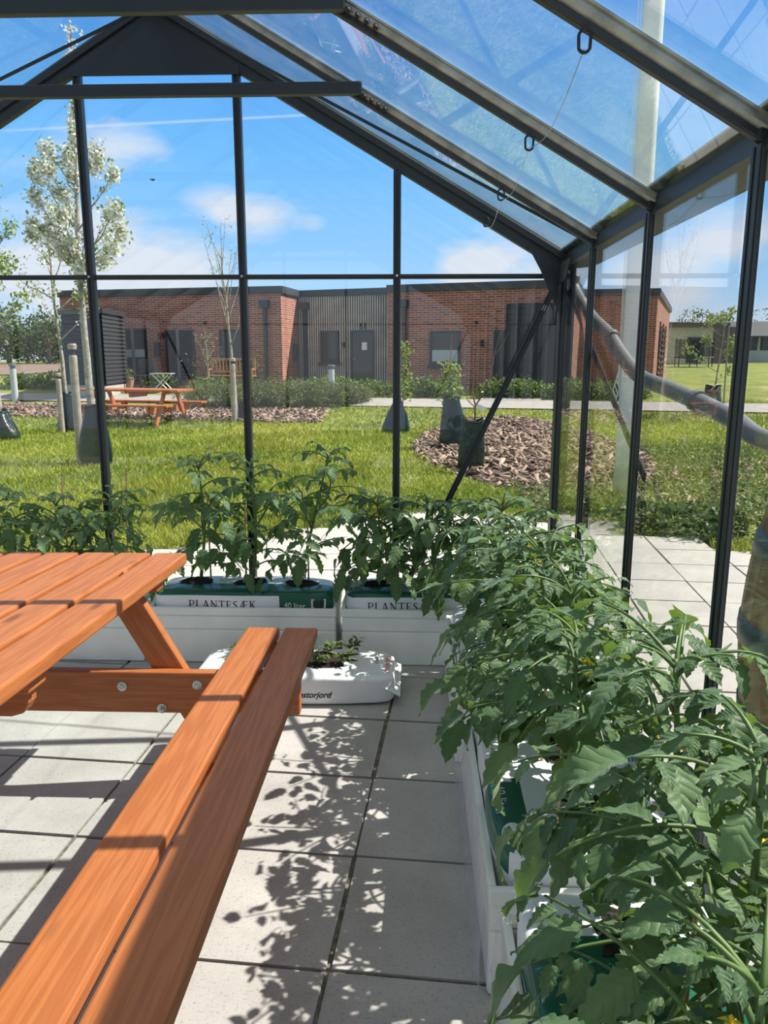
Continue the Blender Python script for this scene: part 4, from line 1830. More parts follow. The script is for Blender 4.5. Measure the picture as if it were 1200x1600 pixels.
GZ = .355
PLANTS = [
    # label, x, y, height, leaves, size, lean, spread
    ('tomato plant at the far left end of the gable row behind the table', -2.06, 3.68, .44, 16, 1.12, (0, -.02), .23),
    ('tomato plant behind the table middle with two thin canes beside it', -1.78, 3.68, .40, 16, 1.12, (.02, 0), .22),
    ('tomato plant just behind the table corner, by the left upright', -1.50, 3.68, .44, 15, 1.06, (.02, 0), .22),
    ('twin-stemmed tomato plant tied with a green band beyond the table corner', -1.06, 3.685, .60, 17, 1.06, (.02, -.02), .25),
    ('tomato plant in the middle hole of the litre-marked gable bag', -.80, 3.685, .58, 15, 1.06, (0, -.01), .23),
    ('tall tomato plant with one long shoot, right hole of the litre-marked bag', -.56, 3.685, .66, 15, 1.03, (.16, -.02), .22),
    ('broad dark-leaved tomato plant left in the corner gable bag', -.17, 3.69, .42, 17, 1.23, (0, -.02), .22),
    ('tomato plant beside the red picture card in the corner gable bag', .06, 3.69, .42, 16, 1.12, (.02, -.02), .21),
    ('tomato plant in the glass corner behind the others', .30, 3.69, .42, 16, 1.12, (0, -.02), .20),
    ('tomato plant in the far hole of the lettered right row bag', .42, 3.29, .47, 18, 1.15, (-.03, .02), 0.29),
    ('tomato plant in the middle hole of the lettered right row bag', .42, 3.05, .46, 18, 1.15, (.02, 0), 0.3),
    ('tomato plant in the near hole of the lettered right row bag', .42, 2.78, .46, 18, 1.18, (-.02, .02), 0.31),
    ('tomato plant in the far hole of the bag with the litre panel', .42, 2.36, .50, 18, 1.15, (0, .02), 0.3),
    ('tomato plant in the middle hole of the bag with the litre panel', .43, 2.06, .48, 18, 1.15, (.02, 0), 0.3),
    ('tomato plant in the near hole of the bag with the litre panel', .42, 1.76, .46, 19, 1.2, (-.02, .02), .25),
    ('tomato plant in the far hole of the green-topped bag, thick pale stems', .46, 1.32, .58, 19, 1.2, (.02, .02), .25),
    ('tomato plant in the middle hole of the green-topped bag with yellow flowers', .48, 1.02, .56, 24, 1.2, (.03, .02), 0.3),
    ('tomato plant closest to the viewer at the lower right', .42, .76, .42, 26, 1.2, (-.02, .0), .30),
]


def keep_in(p):
    """leaves press against the glass instead of passing through it"""
    if p.x > XR - .045:
        p.x = XR - .045
    if p.y > D - .07:
        p.y = D - .07


for i, (lab, x, y, h, nl, sz, ln, sp) in enumerate(PLANTS):
    tomato_plant(lab, (x, y, GZ), h, 100 + i, nl, sz, ln, sp, low=.38 if i in (14, 15) else (.03 if i > 15 else .12), flowers=2 if i % 3 else 3, avoid=keep_in)

# canes pushed into the bags
for lab, x, y, h, tilt in (
        ('thin bamboo cane left of the left gable upright, behind the table', -2.13, 3.72, .62, .02),
        ('thin bamboo cane in the middle of the row behind the table', -1.74, 3.72, .58, .0),
        ('thin pale cane standing in front of the left gable upright', -1.45, 3.74, .62, .03),
        ('cane behind the twin-stemmed tomato plant', -1.02, 3.74, .50, 0),
        ('cane in the middle hole of the litre-marked bag', -.84, 3.73, .46, .01),
        ('cane by the tall long-shooted tomato plant', -.52, 3.73, .44, 0),
        ('cane in the corner gable bag behind the picture card', .10, 3.73, .46, 0),
        ('cane in the far hole of the lettered right row bag', .36, 3.33, .44, 0),
        ('cane in the near hole of the lettered right row bag', .37, 2.72, .40, .02),
        ('cane in the middle hole of the litre panel bag', .37, 2.00, .38, 0),
        ('cane in the near hole of the litre panel bag', .36, 1.70, .36, 0),
        ('orange-brown cane in the green-topped bag nearest the viewer', .40, .98, .42, .01)):
    mb = MB()
    a = Vector((x, y, GZ - .05))
    b = a + Vector((tilt, 0, h))
    mb.tube([a, a.lerp(b, .5), b], [.0045, .0043, .004], 8)
    o = mb.build('bamboo_cane', M['stake'], None, smooth=False)
    tag(o, lab, 'cane', 'canes in the grow bags')

# green tie and the little cards
mb = MB()
c = at(302, 805, 3.68)
mb.tube([c + Vector((math.cos(a) * .03, math.sin(a) * .02, 0)) for a in np.linspace(0, 2 * PI, 17)], .003, 6, False)
tag(mb.build('plant_tie', plain('green_tie', (.02, .32, .2), .5)), 'green plastic tie around the twin-stemmed tomato plant', 'plant tie')


def card(label, c, w, h, rot, face):
    root = thing('plant_card', label, 'plant label', c)
    mb = MB()
    mb.box((0, 0, h / 2), (w, .0015, h))
    o = mb.build('card', M['tagwhite'], root, local=True)
    mb = MB()
    if face == 'red':
        mb.prism([(.3 * w * math.cos(a), -.0012, h * .42 + .3 * h * math.sin(a) * .8) for a in np.linspace(0, 2 * PI, 14)[:-1]], (0, -.0006, 0))
        mb.build('picture', M['ink_red'], root, local=True)
    else:
        mb.box((0, -.0012, h * .6), (w * .96, .0008, h * .75))
        mb.build('picture', plain('blue_print', (.10, .24, .42), .4), root, local=True)
        mb = MB()
        for k in range(5):
            mb.box((-w * .3 + k * w * .15, -.002, h * .35), (w * .05, .0008, h * .22))
        mb.build('print', M['tagwhite'], root, local=True)
    root.rotation_euler = rot
    return root


card('white plant card with a red picture in the corner gable bag', (.155, 3.60, .372), .05, .065, (R(-25), R(35), R(-10)), 'red')
card('small blue and white plant card among stems of the green-topped bag', tuple(at(978, 1200, 1.30)), .035, .05, (R(-15), R(-12), R(-15)), 'blue')

# seedlings in the floor bag
rng0 = random.Random(9)
pos = [(-.78, 3.27), (-.70, 3.20), (-.62, 3.29), (-.52, 3.22), (-.46, 3.30), (-.40, 3.18), (-.36, 3.27), (-.30, 3.20), (-.27, 3.31)]
names = ['under the bench end', 'left of the bench tip', 'behind the bench tip', 'beside the bench tip', 'at the back of the bag', 'at the front edge of the bag', 'the bushiest, in the middle of the bag', 'at the front right of the hole', 'at the back right of the hole']
for (x, y), nm in zip(pos, names):
    p, _ = pilf.top(x, y, .004)
    root = thing('seedling', 'low green seedling in the floor bag, ' + nm, 'seedling', p, 'seedlings in the compost bag')
    Vs, Fs, n0 = [], [], 0
    st = MB()
    for s in range(4):
        a = rng0.uniform(0, 6.28)
        e = p + Vector((math.cos(a) * .03, math.sin(a) * .025, rng0.uniform(.035, .075)))
        st.tube([p, e], [.0018, .0012], 5)
        for q in range(6):
            b = rng0.uniform(0, 6.28)
            d = Vector((math.cos(b), math.sin(b), rng0.uniform(-.1, .8))).normalized()
            V = leaflet(rng0, p.lerp(e, rng0.uniform(.4, 1)), d, Vector((0, 0, 1)), rng0.uniform(.03, .05), .0085, rng0.uniform(0, .7), .15, 2)
            Vs.append(V)
            Fs.append(LF + n0)
            n0 += len(V)
    st.build('stem', M['stem'], root)
    np_mesh('foliage', np.vstack(Vs), np.vstack(Fs), M['weed'], root, smooth=True, attr=np.random.default_rng(3).uniform(.1, .7, n0))

# ring clips and the wire along the right roof slope
clips = []
for y, lab in ((SIDEY[2], 'black ring clip on the rafter nearest the viewer'), (SIDEY[1], 'black ring clip on the second rafter from the gable'), (SIDEY[0], 'black ring clip on the first rafter from the gable'), (D - .04, 'small black ring clip on the gable rafter itself')):
    x = .335
    z = rz(x, .026)
    root = thing('ring_clip', lab, 'clip', (x, y - .01, z), 'ring clips on the roof rafters')
    mb = MB()
    r, s = .012, .018
    pts = []
    for a in np.linspace(-PI / 2, PI / 2, 9):
        pts.append((r * math.cos(a), 0, -.012 + (r * math.sin(a)) + .0))
    for a in np.linspace(PI / 2, 3 * PI / 2, 9):
        pts.append((r * math.cos(a) - s * 0, 0, -.012 + r * math.sin(a)))
    L = [(x_, 0, z_ + (-s if z_ < -.012 else 0)) for x_, _, z_ in pts]
    L.append(L[0])
    mb.tube(L, .0035, 6, False)
    mb.box((0, .0, .003), (.014, .016, .012))
    mb.build('ring', M['black'], root, local=True)
    clips.append(Vector((x, y - .01, z - .035)))
mb = MB()
for a, b in zip(clips[:-1], clips[1:]):
    n = 8
    mb.tube([a.lerp(b, i / n) + Vector((0, 0, -.05 * math.sin(PI * i / n))) for i in range(n + 1)], .0011, 5)
tag(mb.build('hanging_wire', M['steel']), 'thin slack wire threaded through the ring clips under the roof', 'wire')
# ------------------------------------------------------------------ outside: leaf and chip scatter helpers


def scatter_leaves(P, size, rng, aspect=.5, flat=0.0, fold=True):
    """P (n,3): one folded diamond leaf at each point, random facing"""
    n = len(P)
    size = np.broadcast_to(size, (n,))
    d = rng.normal(size=(n, 3))
    d[:, 2] *= (1 - flat)
    d /= np.linalg.norm(d, axis=1)[:, None]
    u = rng.normal(size=(n, 3))
    u[:, 2] += 1.5 * (1 + flat * 3)
    s = np.cross(d, u)
    s /= np.linalg.norm(s, axis=1)[:, None]
    nn = np.cross(s, d)
    a = P
    L = size[:, None]
    b = P + d * L * .5 + s * L * aspect * .5 + nn * L * .08
    c = P + d * L
    e = P + d * L * .5 - s * L * aspect * .5 + nn * L * .08
    V = np.stack([a, b, c, e], 1).reshape(-1, 3)
    F = np.arange(4 * n).reshape(n, 4)
    t = np.repeat(rng.uniform(0, 1, n), 4)
    return V, F, t


def leaf_object(name, P, size, mat, rng, parent=None, aspect=.5, flat=0.0):
    V, F, t = scatter_leaves(np.asarray(P, float), size, rng, aspect, flat)
    return np_mesh(name, V, F, mat, parent, attr=t)


def gpt(px, py, dz=0.0):
    """where the sight line to a spot on the ground meets the ground"""
    d = ray(px, py)
    k = (0 - EYE.z) / d.z
    for _ in range(30):
        p = EYE + d * k
        k += (ground(p.x, p.y) + dz - p.z) / d.z * .7
    p = EYE + d * k
    return Vector((p.x, p.y, ground(p.x, p.y)))


# ------------------------------------------------------------------ lawn grass
def grass():
    rng = np.random.default_rng(1)
    n = 150000
    u = rng.uniform(0, 1, n)
    y = 5.0 * (19.5 / 5.0) ** u
    x = y * rng.uniform(-.60, .52, n)
    poly = pave_poly()
    keep = np.ones(n, bool)
    for i in range(n):
        if y[i] < 7.6 and inside((x[i], y[i]), poly):
            keep[i] = False
    v = y + .2 * x
    keep &= ~((v > 18.75) & (v < 20.6))
    keep &= (v < 22.5)
    # beds of bark stay bare
    keep &= ~(((x - 1.8) / 1.78) ** 2 + ((y - 12.6) / 4.35) ** 2 < 1)
    keep &= ~((x > 1.25) & (y < 9.5) & (x < 6) & (y > 6.0))
    bedl = (v > 15.9) & (v < 17.9) & (x < -2.0)
    keep &= ~(bedl & (rng.uniform(0, 1, n) < .93))
    x, y = x[keep], y[keep]
    n = len(x)
    z = np.clip(.062 * (y + .2 * x - 15), 0, .54) - .012
    h = rng.uniform(.035, .075, n) * (1 + .5 * (np.sin(x * 1.7) * np.sin(y * 1.3 + x) > .4))
    w = .0035 + .0007 * y
    a = rng.uniform(0, 2 * PI, n)
    lean = rng.normal(0, .035, (n, 2))
    P = np.stack([x, y, z], 1)
    dx = np.stack([np.cos(a) * w, np.sin(a) * w, np.zeros(n)], 1)
    T = P + np.stack([lean[:, 0], lean[:, 1], h], 1)
    V = np.stack([P - dx, P + dx, T], 1).reshape(-1, 3)
    F = np.arange(3 * n).reshape(n, 3)
    patch = .5 + .3 * np.sin(x * .9 + 1) * np.sin(y * .7) + .2 * np.sin(x * 2.3 - y * 1.9)
    t = np.repeat(np.clip(patch + rng.normal(0, .18, n), 0, 1), 3)
    o = np_mesh('grass', V, F, M['grass'], attr=t)
    tag(o, 'short green grass of the lawn beyond the glass', 'grass', kind='stuff')


grass()


def bark(name, label, fn, n, seed, size=(.05, .16)):
    rng = np.random.default_rng(seed)
    P = []
    while len(P) < n:
        p = fn(rng)
        if p is not None:
            P.append(p)
    P = np.array(P)
    L = rng.uniform(size[0], size[1], n)
    W = L * rng.uniform(.25, .5, n)
    a = rng.uniform(0, 2 * PI, n)
    tilt = rng.normal(0, .35, n)
    d = np.stack([np.cos(a), np.sin(a), tilt], 1)
    s = np.stack([-np.sin(a), np.cos(a), rng.normal(0, .35, n)], 1)
    H = np.array([0, 0, .012])
    z = P + np.array([0, 0, .02]) + rng.uniform(0, .04, (n, 1)) * np.array([0, 0, 1])
    q = [z - d * L[:, None] / 2 - s * W[:, None] / 2, z + d * L[:, None] / 2 - s * W[:, None] / 2 * .6, z + d * L[:, None] / 2 + s * W[:, None] / 2 * .6, z - d * L[:, None] / 2 + s * W[:, None] / 2]
    V = np.stack(q + [k + H for k in q], 1).reshape(-1, 3)
    base = np.array([(4, 5, 6, 7), (0, 1, 5, 4), (1, 2, 6, 5), (2, 3, 7, 6), (3, 0, 4, 7)])
    F = (base[None] + 8 * np.arange(n)[:, None, None]).reshape(-1, 4)
    t = np.repeat(rng.beta(1.6, 1.8, n), 8)
    o = np_mesh(name, V, F, M['bark_chip'], attr=t)
    tag(o, label, 'bark mulch', kind='stuff')


def bed(name, label, pts):
    mb = MB()
    n = len(pts)
    c = Vector((sum(p[0] for p in pts) / n, sum(p[1] for p in pts) / n, 0))
    V = [(c.x, c.y, ground(c.x, c.y) + .10)]
    F = []
    for f, h in ((.5, .08), (.85, .06), (1.0, -.01)):
        for p in pts:
            x, y = c.x + (p[0] - c.x) * f, c.y + (p[1] - c.y) * f
            V.append((x, y, ground(x, y) + h))
    for j in range(n):
        F.append((0, 1 + j, 1 + (j + 1) % n))
        for k in range(2):
            a, b = 1 + k * n + j, 1 + k * n + (j + 1) % n
            F.append((a, a + n, b + n, b))
    mb.add(V, F)
    tag(mb.build(name, M['mulch'], smooth=True), label, 'bed', kind='structure')


bed('mulch_bed', 'bark-covered planting bed right of the middle of the lawn', [(1.8 + 1.75 * math.cos(a) * (1 + .08 * math.sin(3 * a)), 12.6 + 4.3 * math.sin(a) * (1 + .06 * math.sin(5 * a))) for a in np.linspace(0, 2 * PI, 25)[:-1]])


def f1(rng):
    a, r = rng.uniform(0, 2 * PI), math.sqrt(rng.uniform(0, 1))
    x, y = 1.8 + 1.8 * r * math.cos(a), 12.6 + 4.4 * r * math.sin(a)
    return (x, y, ground(x, y) + .085 * (1 - r ** 3))


bark('bark_chips', 'reddish brown bark chips on the bed right of the lawn', f1, 3000, 2)


def f2(rng):
    x = rng.uniform(-12.5, -2.0)
    v = rng.uniform(15.9, 18.0)
    y = v - .2 * x
    return (x, y, ground(x, y))


bark('bark_chips', 'brown bark chips under the shrubs behind the outdoor table', f2, 3600, 3, (.08, .2))


def f3(rng):
    x, y = rng.uniform(1.1, 5.5), rng.uniform(6.2, 10.5)
    if inside((x, y), pave_poly()):
        return None
    return (x, y, ground(x, y) + .02)


bark('bark_chips', 'pale bark chips between the weeds outside the right glass wall', f3, 1700, 4, (.03, .11))

# weeds outside the right wall
rng = np.random.default_rng(12)
P = []
while len(P) < 26000:
    x, y = rng.uniform(1.1, 6.5), rng.uniform(6.1, 12.5)
    if inside((x, y), pave_poly()):
        continue
    if y > 8.2 and ((x - 1.8) / 1.7) ** 2 + ((y - 12.6) / 4.2) ** 2 < 1:
        continue
    hgt = .10 + .16 * max(0, math.sin(x * 3.1 + y * 1.3) * math.sin(y * 2.2 - x)) + .08 * (y < 7.2)
    if rng.uniform() < .33 and math.sin(x * 4.3 + 1) * math.sin(y * 3.7) > .0:
        continue
    P.append((x, y, ground(x, y) + rng.uniform(0, 1) ** .8 * hgt))
o = leaf_object('weeds', P, rng.uniform(.025, .075, len(P)), M['weed'], rng, None, .45)
tag(o, 'low weedy ground cover outside the right glass wall', 'weeds', kind='stuff')
# dry grassy stalks among them
st = MB()
rs = random.Random(5)
for i in range(140):
    x, y = rs.uniform(1.3, 5.5), rs.uniform(6.6, 12)
    if inside((x, y), pave_poly()):
        continue
    z = ground(x, y)
    a = rs.uniform(0, 6.28)
    st.tube([(x, y, z), (x + .04 * math.cos(a), y + .04 * math.sin(a), z + rs.uniform(.15, .35)), (x + .16 * math.cos(a), y + .16 * math.sin(a), z + rs.uniform(.25, .5))], .003, 3)
tag(st.build('dry_stalks', plain('dry_straw', (.45, .38, .2), .8)), 'thin dry straw stalks rising from the weeds by the right wall', 'stalks', kind='stuff')


def shrub(name, label, x, y, rx, ry, h, mat, n, size, seed, group, aspect=.5, stems=True):
    rng = np.random.default_rng(seed)
    z0 = ground(x, y)
    root = thing(name, label, 'shrub', (x, y, z0), group)
    P = []
    while len(P) < n:
        d = rng.normal(size=3)
        d /= np.linalg.norm(d)
        r = rng.uniform(.35, 1) ** .5
        k = 1 + .25 * math.sin(d[0] * 7 + seed) * math.sin(d[1] * 6 + 2 * seed)
        p = np.array([x + d[0] * rx * r * k, y + d[1] * ry * r * k, z0 + h * .45 + d[2] * h * .55 * r * k])
        if p[2] > z0 + .02:
            P.append(p)
    leaf_object('foliage', P, rng.uniform(.6, 1.2, n) * size, mat, rng, root, aspect)
    mb = MB()
    for i in range(9):
        a, r = rng.uniform(0, 6.28), rng.uniform(.2, .8)
        mb.tube([(x, y, z0), (x + rx * r * .6 * math.cos(a), y + ry * r * .6 * math.sin(a), z0 + h * .4), (x + rx * r * math.cos(a), y + ry * r * math.sin(a), z0 + h * .85)], .006, 4)
    mb.build('stems', M['twig'], root)
    return root


# grey-green shrubs behind the outdoor table
for i, (px, py, w, h) in enumerate(((326, 640, .85, .62), (390, 640, 1.0, .66), (450, 640, 1.0, .68), (505, 637, .9, .6), (548, 632, .55, .45))):
    p = gpt(px, py)
    shrub('shrub', ('wispy grey-green shrub right of the outdoor table', 'second wispy shrub, around the thin bare tree', 'third wispy shrub, midway along the bark bed', 'fourth wispy shrub, under the grey bollard', 'smallest wispy shrub at the end of the bark bed')[i], p.x, p.y + .4, w, .75, h * 1.02, M['grey_shrub'], 5200, .085, 40 + i, 'grey-green shrubs in the bark bed', .25)
# low leafy plants along the house
hed = ((30, 605, 'left of the grey bollard'), (75, 604, 'between bollard and shed'), (128, 603, 'in front of the shed'), (250, 603, 'below the house number'), (330, 603, 'below the timber bench'), (480, 604, 'under the left downpipe of the recess'), (520, 604, 'behind the recess bollard'), (560, 604, 'before the entrance door'), (590, 606, 'right of the entrance door'),
       (655, 608, 'below the right front, left part'), (690, 609, 'under the right front window'), (782, 612, 'left at the black store'), (812, 614, 'middle of the black store'), (846, 614, 'right at the black store'), (900, 615, 'beyond the glass corner'), (945, 614, 'behind the wide mast'), (985, 614, 'right of the mast'))
for i, (px, py, nm) in enumerate(hed):
    p = at(px, 560, 20)
    v = 21.3 if px > 300 else 22.0
    Y = v / (1 + .2 * p.x / 20)
    X = p.x * Y / 20
    shrub('hedge_plant', 'low leafy green plant along the brick house, ' + nm, X, Y, .62, .45, .46 + .08 * math.sin(i * 2.3), M['shrub'], 750, .115, 70 + i, 'leafy plants along the house', .55)

# broad dark leaves right at the paving edge
for i, (px, py) in enumerate(((985, 822), (1040, 835), (1088, 842), (1125, 845), (900, 820))):
    p = gpt(px, py)
    shrub('ground_plant', 'dark low plant at the outdoor paving edge, ' + ('behind the second upright', 'between second and third upright', 'right of centre', 'by the third upright', 'behind the first upright')[i], p.x + .05, p.y + .15, .26, .2, .24, M['tree_leaf'], 260, .075, 90 + i, 'dark plants at the paving edge', .6)

# ------------------------------------------------------------------ trees, stakes, watering bags


def water_bag(label, p, w, h, seed, lean=(0, 0), top=.35, flatten=.75):
    rng = random.Random(seed)
    root = thing('watering_bag', label, 'tree bag', p, 'dark plastic watering bags around young trees')
    n, k = 30, 14
    V = []
    ph = [rng.uniform(0, 6.28) for _ in range(4)]
    for i in range(k + 1):
        t = i / k
        prof = (1 - (1 - top) * t ** 1.15) * (1 + .08 * math.sin(PI * t * 1.3 + .4))
        if t < .08:
            prof *= .93
        for j in range(n):
            a = 2 * PI * j / n
            fold = 1 + .07 * math.sin(3 * a + ph[0] + 2.5 * t) + .05 * math.sin(5 * a + ph[1] - 4 * t) * (0.3 + t) + .03 * math.sin(11 * a + ph[2] + 6 * t)
            r = w / 2 * prof * fold
            V.append((p.x + lean[0] * t + r * math.cos(a), p.y + lean[1] * t + r * flatten * math.sin(a), p.z + h * t + .03 * math.sin(2 * a + ph[3]) * t))
    F = [(i * n + j, i * n + (j + 1) % n, (i + 1) * n + (j + 1) % n, (i + 1) * n + j) for i in range(k) for j in range(n)]
    mb = MB()
    mb.add(V, F)
    mb.build('bag_film', M['bag'], root, smooth=True)
    mb = MB()
    c = Vector((p.x + lean[0], p.y + lean[1], p.z + h))
    mb.tube([c + Vector((w * .5 * top * math.cos(a), w * .5 * top * flatten * math.sin(a), .03 * math.sin(2 * a + ph[3]))) for a in np.linspace(0, 2 * PI, 17)], .012, 6, False)
    mb.build('hem', M['bag'], root, smooth=True)
    return root


def stake_post(label, p, h, r, cap=True):
    root = thing('tree_stake', label, 'tree stake', p, 'timber stakes beside young trees')
    mb = MB()
    mb.lathe([(r, -.05), (r, h * .9), (r * .85, h * .9 + r * .5)], p, 14)
    mb.build('post', M['post'], root)
    if cap:
        mb = MB()
        mb.lathe([(r * .55, h * .9), (r * .55, h)], p, 10)
        mb.build('strap', M['black'], root)
        mb = MB()
        mb.lathe([(r * 1.05, h * .965), (r * 1.1, h), (r * .9, h + .02)], p, 14)
        mb.build('cap', M['post'], root)
    return root


def tree_thing(name, label, p, group=None):
    return thing(name, label, 'tree', p, group)


def wig(a, b, n, amp, rng):
    pts = []
    for i in range(n + 1):
        t = i / n
        q = a.lerp(b, t)
        if 0 < i < n:
            q = q + Vector((rng.uniform(-amp, amp), rng.uniform(-amp, amp), rng.uniform(-amp, amp)))
        pts.append(q)
    return pts


def blossom_tree():
    Y = 10.4
    base = gpt(156, 722)
    base = Vector((at(150, 722, Y).x, Y, ground(-4.3, Y)))
    root = tree_thing('blossoming_tree', 'tall slim tree full of white blossom at the left gable upright', base, 'blossoming trees')
    rng = random.Random(2)
    nr = np.random.default_rng(2)
    tp = [base] + [at(px, py, Y) for px, py in ((146, 660), (140, 610), (136, 560), (132, 520), (128, 470), (124, 420), (121, 360), (120, 300), (118, 240), (117, 190), (115, 120), (112, 75), (109, 38))]
    mb = MB()
    n = len(tp) - 1
    mb.tube(tp, [.052 * (1 - .92 * (i / n)) + .006 for i in range(n + 1)], 9)
    cl = [(380, 440, 1), (300, 620, 1.1), (385, 590, .9), (290, 830, 1), (545, 500, 1), (770, 480, 1.1), (765, 560, .9), (910, 640, .8), (930, 940, 1), (880, 960, .8), (970, 1100, .9), (900, 1230, 1), (840, 1330, .9), (430, 1110, 1.1), (350, 1080, .8), (500, 960, .8), (560, 1200, 1), (500, 1250, .9), (600, 95, .5), (585, 180, .5), (590, 300, .45), (600, 400, .6), (660, 1330, .8), (640, 1400, .8), (260, 1030, .6), (250, 1120, .5), (470, 780, .7), (540, 820, .6), (700, 1100, .6), (590, 620, .7)]
    B, Lf = [], []
    for zx, zy, k in cl:
        px, py = zx / 5.159, 150 + zy / 5.159
        c = at(px, py, Y + rng.uniform(-.45, .45))
        # leave the trunk some way below
        zz = c.z - abs(c.x - at(px, py, Y).x) - rng.uniform(.25, .5) - .45 * abs(at(px, py, Y).x - tp[6].x)
        i = min(range(len(tp)), key=lambda q: abs(tp[q].z - max(2.4, zz)))
        o = tp[i]
        br = wig(o, c, 5, .02, rng)
        br[1] = br[1] + Vector((0, 0, -.04))
        mb.tube(br, [.016, .013, .011, .009, .007, .004], 6)
        R_ = .125 * k
        m = int(170 * k)
        q = nr.normal(0, .48, (m, 3)) * R_ * np.array([.8, .8, 1.1]) + np.array(c)
        B.append(q)
        B.append(np.array([np.array(br[3].lerp(br[5], nr.uniform())) + nr.normal(0, .05, 3) for _ in range(int(30 * k))]))
        m2 = int(45 * k)
        Lf.append(nr.normal(0, .55, (m2, 3)) * R_ + np.array(c) + np.array([0, 0, .04]))
        Lf.append(np.array([np.array(br[2].lerp(br[5], nr.uniform())) + nr.normal(0, .04, 3) for _ in range(14)]))
    # spire along the leader
    for i in range(220):
        t = nr.uniform(.62, 1) * n
        a = int(min(n - 1, t))
        B.append((np.array(tp[a].lerp(tp[a + 1], t - a)) + nr.normal(0, .05, 3))[None])
    mb.build('trunk', M['trunk'], root, smooth=True)
    B = np.vstack(B)
    leaf_object('blossom', B, nr.uniform(.035, .06, len(B)), M['blossom'], nr, root, .95)
    Lf = np.vstack(Lf)
    leaf_object('leaves', Lf, nr.uniform(.05, .085, len(Lf)), M['spring'], nr, root, .5)
    # moss on the trunk
    mo = np.array([np.array(tp[5].lerp(tp[6], nr.uniform())) + nr.normal(0, .035, 3) for _ in range(160)])
    leaf_object('moss', mo, .045, M['spring'], nr, root, .8)
    return base


bb = blossom_tree()
water_bag('dark green watering bag round the tall blossoming tree, nearest on the left', bb, .44, .80, 3, (.02, 0), .62, .7)
stake_post('round grey timber stake left of the tall blossoming tree', Vector((at(127, 727, 10.6).x, 10.6, ground(-4.5, 10.6))), 1.62, .055)


def generic_tree(label, base, h, trunk_r, branches, seed, blossom, leaf, spread, group, up=.55, leafsize=.07, t0=.35, lean=(0, 0), per=60):
    rng = random.Random(seed)
    nr = np.random.default_rng(seed)
    root = tree_thing('young_tree', label, base, group)
    top = base + Vector((lean[0], lean[1], h))
    tp = wig(base, top, 9, .015 * h / 3, rng)
    mb = MB()
    mb.tube(tp, [trunk_r * (1 - .9 * i / 9) + .004 for i in range(10)], 8)
    B, Lf = [], []
    for i in range(branches):
        t = t0 + (1 - t0) * (i + rng.uniform(0, .8)) / branches
        f = t * 9
        a = int(min(8, f))
        o = tp[a].lerp(tp[a + 1], f - a)
        az = i * 2.4 + rng.uniform(-.4, .4)
        L = spread * (1.15 - .8 * t) * rng.uniform(.7, 1.2)
        e = o + Vector((math.cos(az) * L, math.sin(az) * L, L * up * rng.uniform(.7, 1.6)))
        br = wig(o, e, 4, L * .05, rng)
        mb.tube(br, [trunk_r * .35, trunk_r * .28, trunk_r * .2, trunk_r * .15, .003], 5)
        tw = []
        for k in range(3):
            q = br[2].lerp(br[4], rng.random())
            e2 = q + Vector((rng.uniform(-.3, .3), rng.uniform(-.3, .3), rng.uniform(.05, .35))) * L
            mb.tube([q, e2], [.005, .002], 4)
            tw.append((q, e2))
        tw.append((br[1], br[4]))
        for q, e2 in tw:
            if leaf:
                Lf.append(np.array([np.array(q.lerp(e2, nr.uniform(.2, 1.05))) + nr.normal(0, .04 + .02 * h / 3, 3) for _ in range(int(per * leaf / 4))]))
            if blossom:
                B.append(np.array([np.array(q.lerp(e2, nr.uniform(.3, 1.1))) + nr.normal(0, .05, 3) for _ in range(int(per * blossom / 4))]))
    mb.build('trunk', M['trunk'], root, smooth=True)
    if B:
        B = np.vstack(B)
        leaf_object('blossom', B, nr.uniform(.03, .055, len(B)), M['blossom'], nr, root, .9)
    if Lf:
        Lf = np.vstack(Lf)
        leaf_object('leaves', Lf, nr.uniform(.6, 1.2, len(Lf)) * leafsize, M['spring'], nr, root, .6)
    return root


# second blossoming tree behind, leaning right to its foot
Y = 15.0
b2 = at(106, 640, Y)
b2.z = ground(b2.x, Y)
generic_tree('smaller leaning blossoming tree behind the tall one', b2, 4.1, .05, 12, 8, 1.1, .5, 1.0, 'blossoming trees', .75, .08, .42, (at(72, 400, Y).x - b2.x, .1), 60)
water_bag('dark watering bag round the leaning blossoming tree', b2, .40, .75, 5, (0, 0), .55)
s2 = at(95, 642, 14.6)
s2.z = ground(s2.x, 14.6)
stake_post('thin grey stake of the leaning blossoming tree', s2, 1.13, .05)
# green tree cut by the left edge
Y = 13.6
b3 = at(2, 652, Y)
b3.z = ground(b3.x, Y)
generic_tree('fresh green young tree at the left edge of the view', b3, 4.2, .045, 15, 21, .0, 2.2, .8, 'young trees on the lawn', 1.0, .085, .40, (-.05, 0), 60)
water_bag('crumpled dark watering bag at the left edge of the view', b3 + Vector((.06, -.1, 0)), .62, .52, 9, (-.05, 0), .5)
# thin bare tree with stake in front of the left house front
Y = 16.9
b4 = at(372, 640, Y)
b4.z = ground(b4.x, Y)
generic_tree('thin almost bare tree before the left house front', b4, 3.5, .035, 13, 31, 0, .22, .75, 'young trees on the lawn', 2.4, .05, .45, (-.25, 0), 40)
s4 = at(366, 640, 16.7)
s4.z = ground(s4.x, 16.7)
stake_post('grey stake with dark strap beside the thin bare tree', s4, 1.35, .06)
water_bag('dark watering bag at the foot of the thin bare tree', b4 + Vector((.1, .1, 0)), .4, .42, 12, (0, 0), .5)

